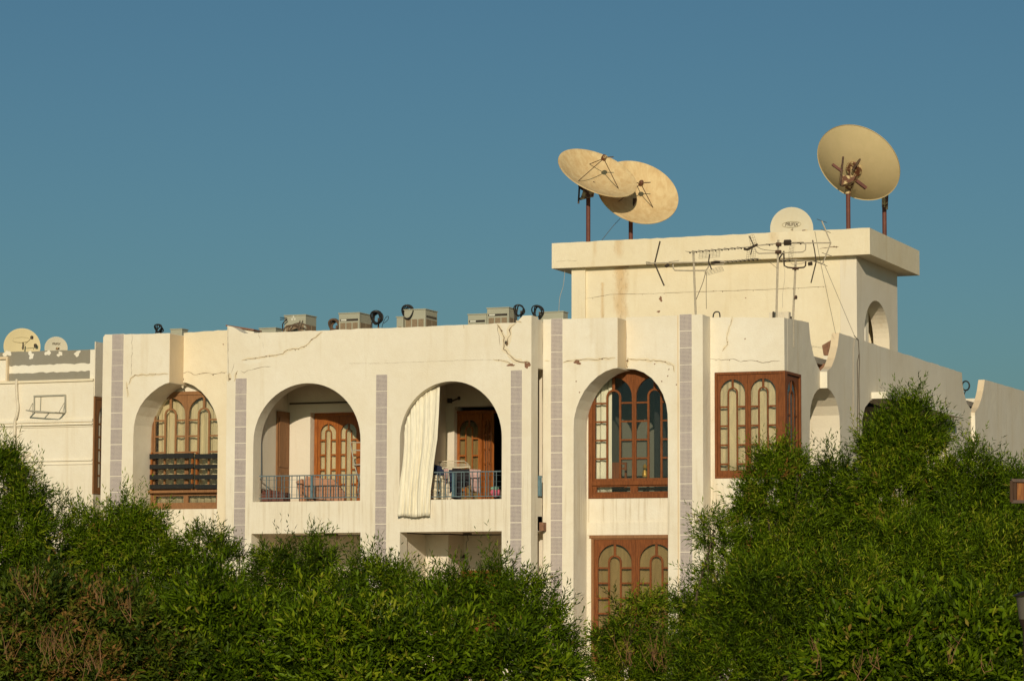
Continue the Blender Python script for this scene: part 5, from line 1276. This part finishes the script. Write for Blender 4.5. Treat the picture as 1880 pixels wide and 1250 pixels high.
# ------------------------------------------------------------------ vegetation
rng = np.random.default_rng(7)
def basis(n):
    a = np.where(np.abs(n[:, 2:3]) < .9, np.array([[0, 0, 1.]]), np.array([[1., 0, 0]]))
    u = np.cross(n, a); u /= np.linalg.norm(u, axis=1, keepdims=True) + 1e-9
    return u, np.cross(n, u)
def unit(v): return v / (np.linalg.norm(v, axis=1, keepdims=True) + 1e-9)
def foliage(name, lumps, parent, dens, leafL, leafW, K=12, mat=None, up=.75, tip_extra=.25, dry=0.0, seed=0, shoot=.34, kind=None, core=True, tip=.25):
    """lumps: (centre, rx, ry, rz). Shoots grow outward and upward from lumpy ellipsoids; each carries K lance leaves."""
    rg = np.random.default_rng(seed + 100); base = []; dirs = []; lens = []; tone = []
    big = [(np.array(list(c_)), np.array([max(.12, a - .17) for a in (rx, ry, rz)])) for (c_, rx, ry, rz) in lumps]
    def deep(p, lim, skip=None):
        m_ = np.zeros(len(p), bool)
        for jj, (c2, r2) in enumerate(big):
            if jj != skip: m_ |= (((p - c2) / r2) ** 2).sum(1) < lim
        return m_
    S_ = shoot / .34
    for bi, (c_, r3) in enumerate(big):
        area = 4 * math.pi * ((r3[0] * r3[1]) ** 1.6 / 3 + (r3[0] * r3[2]) ** 1.6 / 3 + (r3[1] * r3[2]) ** 1.6 / 3) ** (1 / 1.6)
        tc = np.array(list((CAM - Vector(tuple(c_))).normalized()))
        # tufts: each a fan of leafy shoots from one branch tip
        n = int(area * dens * .34 * DM / (S_ * S_)) + 4
        d = unit(rg.normal(size=(n, 3))); wob_ = 1 + .20 * np.sin(d[:, 0] * 6 + seed + bi) * np.sin(d[:, 2] * 6 + bi) + .13 * np.sin(d[:, 1] * 9 + d[:, 2] * 8 + seed)
        f = np.where(rg.random(n) < .8, rg.uniform(.84, 1.03, n), rg.uniform(.5, .84, n)) * wob_
        p = c_ + d * r3 * f[:, None]
        keep = (((d @ tc) > -.3) | (rg.random(n) < .3)) & ~deep(p, .55, bi) & (p[:, 2] > .15)
        p, d = p[keep], d[keep]; n = len(p)
        k0 = unit(unit(d / r3) * rg.uniform(.3, .9, (n, 1)) + np.array([0, 0, 1.]) * up * rg.uniform(.5, 1.3, (n, 1)) + rg.normal(size=(n, 3)) * .22)
        M_ = 8
        big_t = rg.uniform(.55, 1.25, n) * np.where(rg.random(n) < .07, 1.45 + tip_extra, 1.)
        tall = (d[:, 2] > .45) & (rg.random(n) < .12 * tip / .25)
        k0[tall] = unit(k0[tall] * .35 + np.array([0, 0, 1.])); big_t = np.where(tall, rg.uniform(1.3, 1.9, n), big_t)
        dd = unit(np.repeat(k0, M_, 0) + rg.normal(size=(n * M_, 3)) * np.repeat(np.where(tall, .17, .42), M_)[:, None])
        base.append(np.repeat(p, M_, 0) + rg.normal(size=(n * M_, 3)) * .03 * S_); dirs.append(dd)
        lens.append(shoot * np.repeat(big_t, M_) * rg.uniform(.55, 1.1, n * M_)); tone.append(np.repeat(rg.normal(size=n) * .17, M_))
        # sparse inner fill
        n = int(area * dens * .75 * DM / (S_ * S_)); d = unit(rg.normal(size=(n, 3))); p = c_ + d * r3 * rg.uniform(.45, .80, (n, 1))
        keep = ((d @ tc) > -.4) & ~deep(p, .40, bi) & (p[:, 2] > .05); p, d = p[keep], d[keep]; n = len(p)
        base.append(p); dirs.append(unit(d + np.array([0, 0, .6]) + rg.normal(size=(n, 3)) * .6)); lens.append(shoot * rg.uniform(.5, 1., n)); tone.append(rg.normal(size=n) * .16)
    base = np.concatenate(base); dirs = np.concatenate(dirs); lens = np.concatenate(lens); tone = np.concatenate(tone); N = len(base)
    u, v = basis(dirs)
    k = np.arange(K); t = (k + .6) / K
    tt = (t[None, :] * np.ones((N, 1)) + rg.uniform(-.04, .04, (N, K))).clip(0.02, 1.0)
    bend = (tt ** 2) * .25
    pos = base[:, None, :] + dirs[:, None, :] * (lens[:, None, None] * tt[:, :, None]) + (u[:, None, :] * (bend * lens[:, None] * rg.normal(size=(N, 1)))[:, :, None])
    an = (k[None, :] * 2.4 + rg.uniform(0, 6.28, (N, 1))) + rg.uniform(-.4, .4, (N, K))
    rad = u[:, None, :] * np.cos(an)[:, :, None] + v[:, None, :] * np.sin(an)[:, :, None]
    open_ = (1.05 - .75 * tt + rg.uniform(-.2, .2, (N, K)))[:, :, None]
    ld = dirs[:, None, :] * (1 - .45 * open_) + rad * open_ + np.array([0, 0, -.12])
    ld = ld.reshape(-1, 3); ld = unit(ld); P_ = pos.reshape(-1, 3); radf = rad.reshape(-1, 3); dr = np.repeat(dirs, K, 0)
    side = unit(np.cross(ld, dr + radf * .001)); nrm = np.cross(side, ld)
    tw = rg.normal(size=(len(ld), 1)) * .5; side2 = unit(side * np.cos(tw) + nrm * np.sin(tw)); nrm2 = np.cross(side2, ld)
    L = leafL * rg.uniform(.65, 1.2, (len(ld), 1)) * (1 - .25 * tt.reshape(-1, 1)); W = leafW * rg.uniform(.75, 1.2, (len(ld), 1))
    fold = .35
    V = np.empty((len(ld), 4, 3), np.float32)
    V[:, 0] = P_; V[:, 1] = P_ + ld * L * .42 + side2 * W * .5 + nrm2 * W * fold * .5; V[:, 2] = P_ + ld * L + nrm2 * L * -.08; V[:, 3] = P_ + ld * L * .42 - side2 * W * .5 + nrm2 * W * fold * .5
    nl = len(ld)
    idx = np.arange(nl, dtype=np.int32)[:, None] * 4
    F = np.concatenate([idx + np.array([0, 1, 2]), idx + np.array([0, 2, 3])], 1).reshape(-1, 3)
    tint_s = rg.beta(2.2, 2.6, N) * .72 + tone + .07 * math.sin(seed * 2.3)
    tint = (tint_s[:, None] + rg.uniform(-.12, .12, (N, K)) + .10 * tt).clip(0, .93)
    patchn = np.sin(base[:, 0] * 2.1 + seed) * np.sin(base[:, 2] * 2.7 + seed * 2) + np.sin(base[:, 1] * 1.7)
    tint += (patchn * .05)[:, None]
    if dry > 0:
        cl = (np.sin(base[:, 0] * 3.1 + seed * 1.3) + np.sin(base[:, 2] * 4.3 + seed) + rg.normal(size=N) * 1.6)
        dm = cl > np.quantile(cl, 1 - dry); tint[dm] = rg.uniform(.70, 1.0, (dm.sum(), K))
    tint = np.where(rg.random((N, K)) < .012, .97, tint).clip(0, 1)
    tint = np.repeat(tint.reshape(-1).astype(np.float32), 2)
    # stems: slim crossed blades
    sw = .004
    S0 = base; S1_ = base + dirs * lens[:, None] * .9
    SV = np.empty((N, 3, 3), np.float32); SV[:, 0] = S0 + u * sw; SV[:, 1] = S0 - u * sw; SV[:, 2] = S1_
    SF = (np.arange(N, dtype=np.int32)[:, None] * 3 + np.array([0, 1, 2])) + nl * 4
    verts = np.concatenate([V.reshape(-1, 3), SV.reshape(-1, 3)]); faces = np.concatenate([F, SF])
    tint = np.concatenate([tint, rg.uniform(.6, .9, N).astype(np.float32)])
    off = np.array(list(root_loc(parent))); verts = (verts - off).astype(np.float32)
    me = bpy.data.meshes.new(name); me.vertices.add(len(verts)); me.vertices.foreach_set('co', verts.ravel())
    me.loops.add(len(faces) * 3); me.loops.foreach_set('vertex_index', faces.ravel().astype(np.int32))
    me.polygons.add(len(faces)); me.polygons.foreach_set('loop_start', np.arange(len(faces), dtype=np.int32) * 3)
    me.update(calc_edges=True)
    at_ = me.attributes.new('tint', 'FLOAT', 'FACE'); at_.data.foreach_set('value', tint)
    me.materials.append(mat or M_leaf); o = bpy.data.objects.new(name, me); COL.objects.link(o); o.parent = parent
    o['kind'] = 'stuff'
    global NT; NT += len(faces)
    return o
NT = 0; DM = 2.9
def limbs(parent, base, lumps, r_=.05, n=7, seed=0, mat=None):
    rg = random.Random(seed); b = MB(); base = Vector(base)
    for (c_, rx, ry, rz) in lumps:
        c_ = Vector(c_)
        for k in range(n):
            tip = c_ + Vector((rg.uniform(-.7, .7) * rx, rg.uniform(-.7, .7) * ry, rg.uniform(-.2, .85) * rz))
            st = base + Vector((rg.uniform(-.15, .15), rg.uniform(-.15, .15), 0)); md = st.lerp(tip, .5) + Vector((rg.uniform(-.2, .2), rg.uniform(-.2, .2), .15))
            b.tube(spline([st, md, tip], 4), r_, 5, r1=.008)
    return b.build('trunk', mat or M_bark, parent, True)
def shrub(label, D, items, dens=60, leafL=.105, leafW=.0165, K=11, dry=0.0, mat=None, seed=0, cat='shrub', name='shrub', depth=None, up=.75, shoot=.34, group='evergreen shrubs in front of the building', base_px=None, nl=4, tip=.25):
    lumps = []
    for (px, py, rx, ry) in items:
        c_ = at(px, py, D); k = D / FPX
        lumps.append((c_, rx * k, (depth or rx * k * .8), ry * k))
    # orient lumps: treat x/y radii as world; adequate for these rounded masses
    cx = sum(l[0].x for l in lumps) / len(lumps); cy = sum(l[0].y for l in lumps) / len(lumps)
    t = thing(name, label, cat, (cx, cy, 0), group)
    limbs(t, (cx, cy, 0), [(l[0], l[1] * .7, l[2] * .7, l[3] * .55) for l in lumps], .022 if cat == 'shrub' else .035, nl, seed)
    foliage('crown', lumps, t, dens, leafL, leafW, K, mat, up, tip, dry, seed, shoot)
    return t
# far left to right, back row
shrub('tall green shrub at the left edge in front of the neighbouring house', 40, [(-10, 905, 62, 95), (18, 880, 34, 66), (35, 965, 60, 86), (-20, 1030, 90, 110)], seed=1)
shrub('loose shrub with thin upright tips before the brown side window', 41, [(100, 1000, 66, 78), (155, 1005, 54, 74), (70, 920, 20, 55), (200, 1000, 46, 66)], seed=2, dens=46)
shrub('bushy shrub below the window with black slatted boards', 41, [(228, 985, 62, 62), (190, 1030, 70, 70), (275, 1025, 64, 66), (240, 960, 60, 42), (180, 1110, 85, 60), (290, 1110, 85, 60)], seed=3)
shrub('shrub with wispy tips between the slatted window and the left balcony', 41, [(368, 1010, 50, 52), (330, 1050, 60, 50), (415, 1050, 50, 60), (400, 1125, 90, 60), (470, 1115, 50, 50)], seed=4, dens=50)
shrub('shrub under the left balcony with one tall tip', 38, [(510, 1062, 62, 64), (582, 1050, 50, 66), (560, 1110, 85, 75)], seed=5)
shrub('shrub in front of the middle mosaic strip', 37, [(690, 1074, 62, 54), (640, 1095, 62, 58), (735, 1088, 54, 52)], seed=6)
shrub('rounded shrub in front of the right ground floor opening', 36, [(830, 1108, 75, 68), (905, 1090, 62, 60), (780, 1122, 60, 60)], seed=7)
shrub('sloping shrub beside the tower wall, falling away to the right', 35, [(968, 1105, 52, 62), (1000, 1160, 58, 75), (940, 1160, 70, 70), (1035, 1215, 45, 60)], seed=8)
# front hedge
shrub('wide hedge with brown dry twigs in the left foreground', 29, [(60, 1150, 130, 95), (200, 1160, 120, 85), (120, 1230, 190, 80), (300, 1225, 110, 90)], seed=9, dry=.07, leafL=.105, leafW=.026, mat=M_leaf_dry, dens=58)
shrub('dense green hedge left of centre in the foreground', 29, [(380, 1150, 90, 90), (470, 1190, 80, 85), (420, 1240, 120, 70)], seed=10, leafL=.115, leafW=.026, dry=.03)
shrub('dense broad leaved hedge in the centre foreground', 28, [(590, 1190, 95, 85), (700, 1195, 90, 80), (650, 1250, 120, 60)], seed=11, leafL=.12, leafW=.027, dry=.02)
shrub('low dark green hedge right of centre in the foreground', 28, [(810, 1215, 90, 75), (920, 1225, 90, 75), (1010, 1250, 70, 60)], seed=12, leafL=.12, leafW=.027, dry=.02)
# middle small ones
shrub('small green and brown shrub in front of the ground floor glazed doors', 37, [(1185, 1112, 32, 45), (1160, 1160, 55, 60), (1120, 1195, 45, 50), (1205, 1200, 50, 55), (1150, 1245, 80, 50), (1108, 1240, 46, 45), (1238, 1235, 60, 60)], seed=13, dry=.14, dens=60)
# right-hand trees
TG = 'trees at the right of the building'
shrub('thin leaved tree hiding the foot of the right mosaic strip', 40, [(1322, 1060, 42, 95), (1275, 1130, 34, 60), (1325, 1160, 85, 90), (1305, 975, 18, 45), (1250, 1150, 32, 60)], seed=14, cat='tree', name='tree', group=TG, dens=55)
shrub('tree growing up over the corner bay window', 41, [(1420, 920, 56, 115), (1450, 865, 44, 68), (1378, 975, 50, 95), (1395, 890, 30, 50), (1440, 1040, 110, 120)], seed=15, cat='tree', name='tree', group=TG, dens=62)
shrub('tree in front of the side niche right of the bay window', 42, [(1525, 905, 58, 75), (1500, 960, 60, 90), (1550, 1010, 90, 110)], seed=16, cat='tree', name='tree', group=TG, dens=62)
shrub('tallest tree rising in front of the large side arch', 41, [(1655, 805, 62, 80), (1622, 835, 36, 60), (1712, 810, 36, 62), (1610, 860, 56, 84), (1700, 880, 58, 110), (1682, 772, 28, 54), (1640, 950, 110, 120)], seed=17, cat='tree', name='tree', group=TG, dens=64)
shrub('tree below the right notch of the side parapet', 40, [(1790, 872, 42, 66), (1760, 930, 60, 90), (1838, 925, 50, 90), (1865, 960, 40, 90), (1800, 1010, 110, 115)], seed=18, cat='tree', name='tree', group=TG, dens=64)
shrub('spreading leafy bush along the lower right behind the front bush', 35, [(1400, 1130, 110, 100), (1530, 1120, 110, 100), (1330, 1210, 90, 80), (1450, 1220, 110, 70), (1270, 1240, 60, 60)], seed=19, dry=.05, dens=60)
shrub('wide leafy bush at the right edge behind the front bush', 37, [(1680, 1060, 110, 110), (1810, 1080, 110, 110), (1890, 980, 50, 120)], seed=20, dens=60)
shrub('large leaved bush with orange twigs in the lower right corner', 17, [(1640, 1200, 130, 80), (1770, 1190, 130, 80), (1560, 1240, 100, 60), (1720, 1270, 200, 80), (1880, 1220, 100, 80)], seed=21, leafL=.085, leafW=.024, dens=170, shoot=.22, dry=.02, nl=12)

def twigs(parent, spots, D, seed, mat):
    rg = random.Random(seed); b = MB()
    for (px, py, n, sp_) in spots:
        for k in range(n):
            p = at(px + rg.uniform(-sp_, sp_), py + rg.uniform(-sp_, sp_) * .7, D - rg.uniform(.05, .35)); d = Vector((rg.uniform(-.5, .5), rg.uniform(-.2, .2), rg.uniform(.5, 1))).normalized(); L = rg.uniform(.12, .38) * D / 29 * 1.0
            q = p + d * L; md = p.lerp(q, .5) + Vector((rg.uniform(-.03, .03), 0, rg.uniform(-.02, .02))); b.tube(spline([p, md, q], 3), .0035 * D / 29 + .0005, 4, r1=.001)
            for j in range(2):
                a = p.lerp(q, rg.uniform(.3, .8)); b.tube([a, a + Vector((rg.uniform(-.5, .5), rg.uniform(-.2, .2), rg.uniform(.3, .9))).normalized() * L * .4], .002 * D / 29 + .0003, 4, r1=.0008)
    return b.build('bare_twigs', mat, parent, kind='stuff')
M_twig = plain('dry_orange_twig', (.20, .10, .04), .85, 0, .3, 15)
HH = {o['label']: o for o in bpy.data.objects if o.get('category') in ('shrub', 'tree')}
twigs(HH['wide hedge with brown dry twigs in the left foreground'], [(55, 1095, 5, 10), (110, 1190, 10, 40), (185, 1110, 4, 8), (245, 1140, 4, 8), (90, 1215, 10, 36), (165, 1232, 12, 26), (15, 1205, 5, 10)], 27.4, 3, M_twig)
twigs(HH['small green and brown shrub in front of the ground floor glazed doors'], [(1148, 1215, 6, 14), (1212, 1228, 9, 12), (1196, 1212, 4, 6)], 36.2, 4, M_twig)
twigs(HH['large leaved bush with orange twigs in the lower right corner'], [(1665, 1185, 2, 3), (1745, 1215, 3, 6), (1810, 1235, 2, 6), (1500, 1230, 2, 8), (1580, 1245, 3, 10), (1615, 1230, 2, 4)], 16.2, 5, M_twig)
# ------------------------------------------------------------------ foreground fittings at the right edge
M_lattice = wood('varnished_orange_board', (.30, .11, .018), (.16, .04, .008), .4)
M_darkframe = wood('dark_brown_frame', (.075, .035, .015), (.04, .018, .008))
c = at(1868, 903, 20.0)
t = thing('wooden_panel', 'framed orange brown wooden panel jutting in at the right edge', 'wooden panel', (c.x + .35, c.y, 0))
K = lambda px, py, o=0: at(px, py, 20 - o)
MB().quadbox([K(1860, 883), K(1860, 919), K(1860, 883, .1), K(1860, 919, .1), K(1990, 885), K(1990, 919), K(1990, 885, .1), K(1990, 919, .1)]).build('panel_board', M_lattice, t)
for (a, b_) in (((1857.5, 882), (1857.5, 921)), ((1857, 881.5), (1990, 884)), ((1857, 920.5), (1990, 920.5)), ((1864, 886), (1864, 917))):
    MB().bar(K(*a, .11), K(*b_, .11), .022, .022).build('frame_moulding', M_darkframe, t)
MB().bar((K(1930, 900).x, K(1930, 900).y, 0), K(1930, 925), .12).build('post', M_palewood, t)
c = at(1882, 1110, 15.0)
t = thing('garden_lantern', 'bronze garden lantern cut off by the right edge above the corner bush', 'lantern', (c.x, c.y, 0))
Mx = Matrix.Translation(c)
MB().lathe([(0, .075), (.02, .07), (.062, .052), (.066, .046), (.0, .046)], Mx, 12).build('lamp_cap', M_lampmetal, t, True)
MB().lathe([(.048, .044), (.034, -.075), (.0, -.075)], Mx, 12).build('lamp_glass', plain('frosted_lamp_glass', (.10, .09, .07), .2), t, True)
MB().lathe([(.036, -.076), (.028, -.10), (.018, -.12), (.014, -.14)], Mx, 12).build('lamp_neck', M_lampmetal, t, True)
MB().tube([c + Vector((0, 0, -.13)), Vector((c.x, c.y, 0))], .014, 8).build('lamp_post', M_lampmetal, t, True)
print('foliage tris', NT)
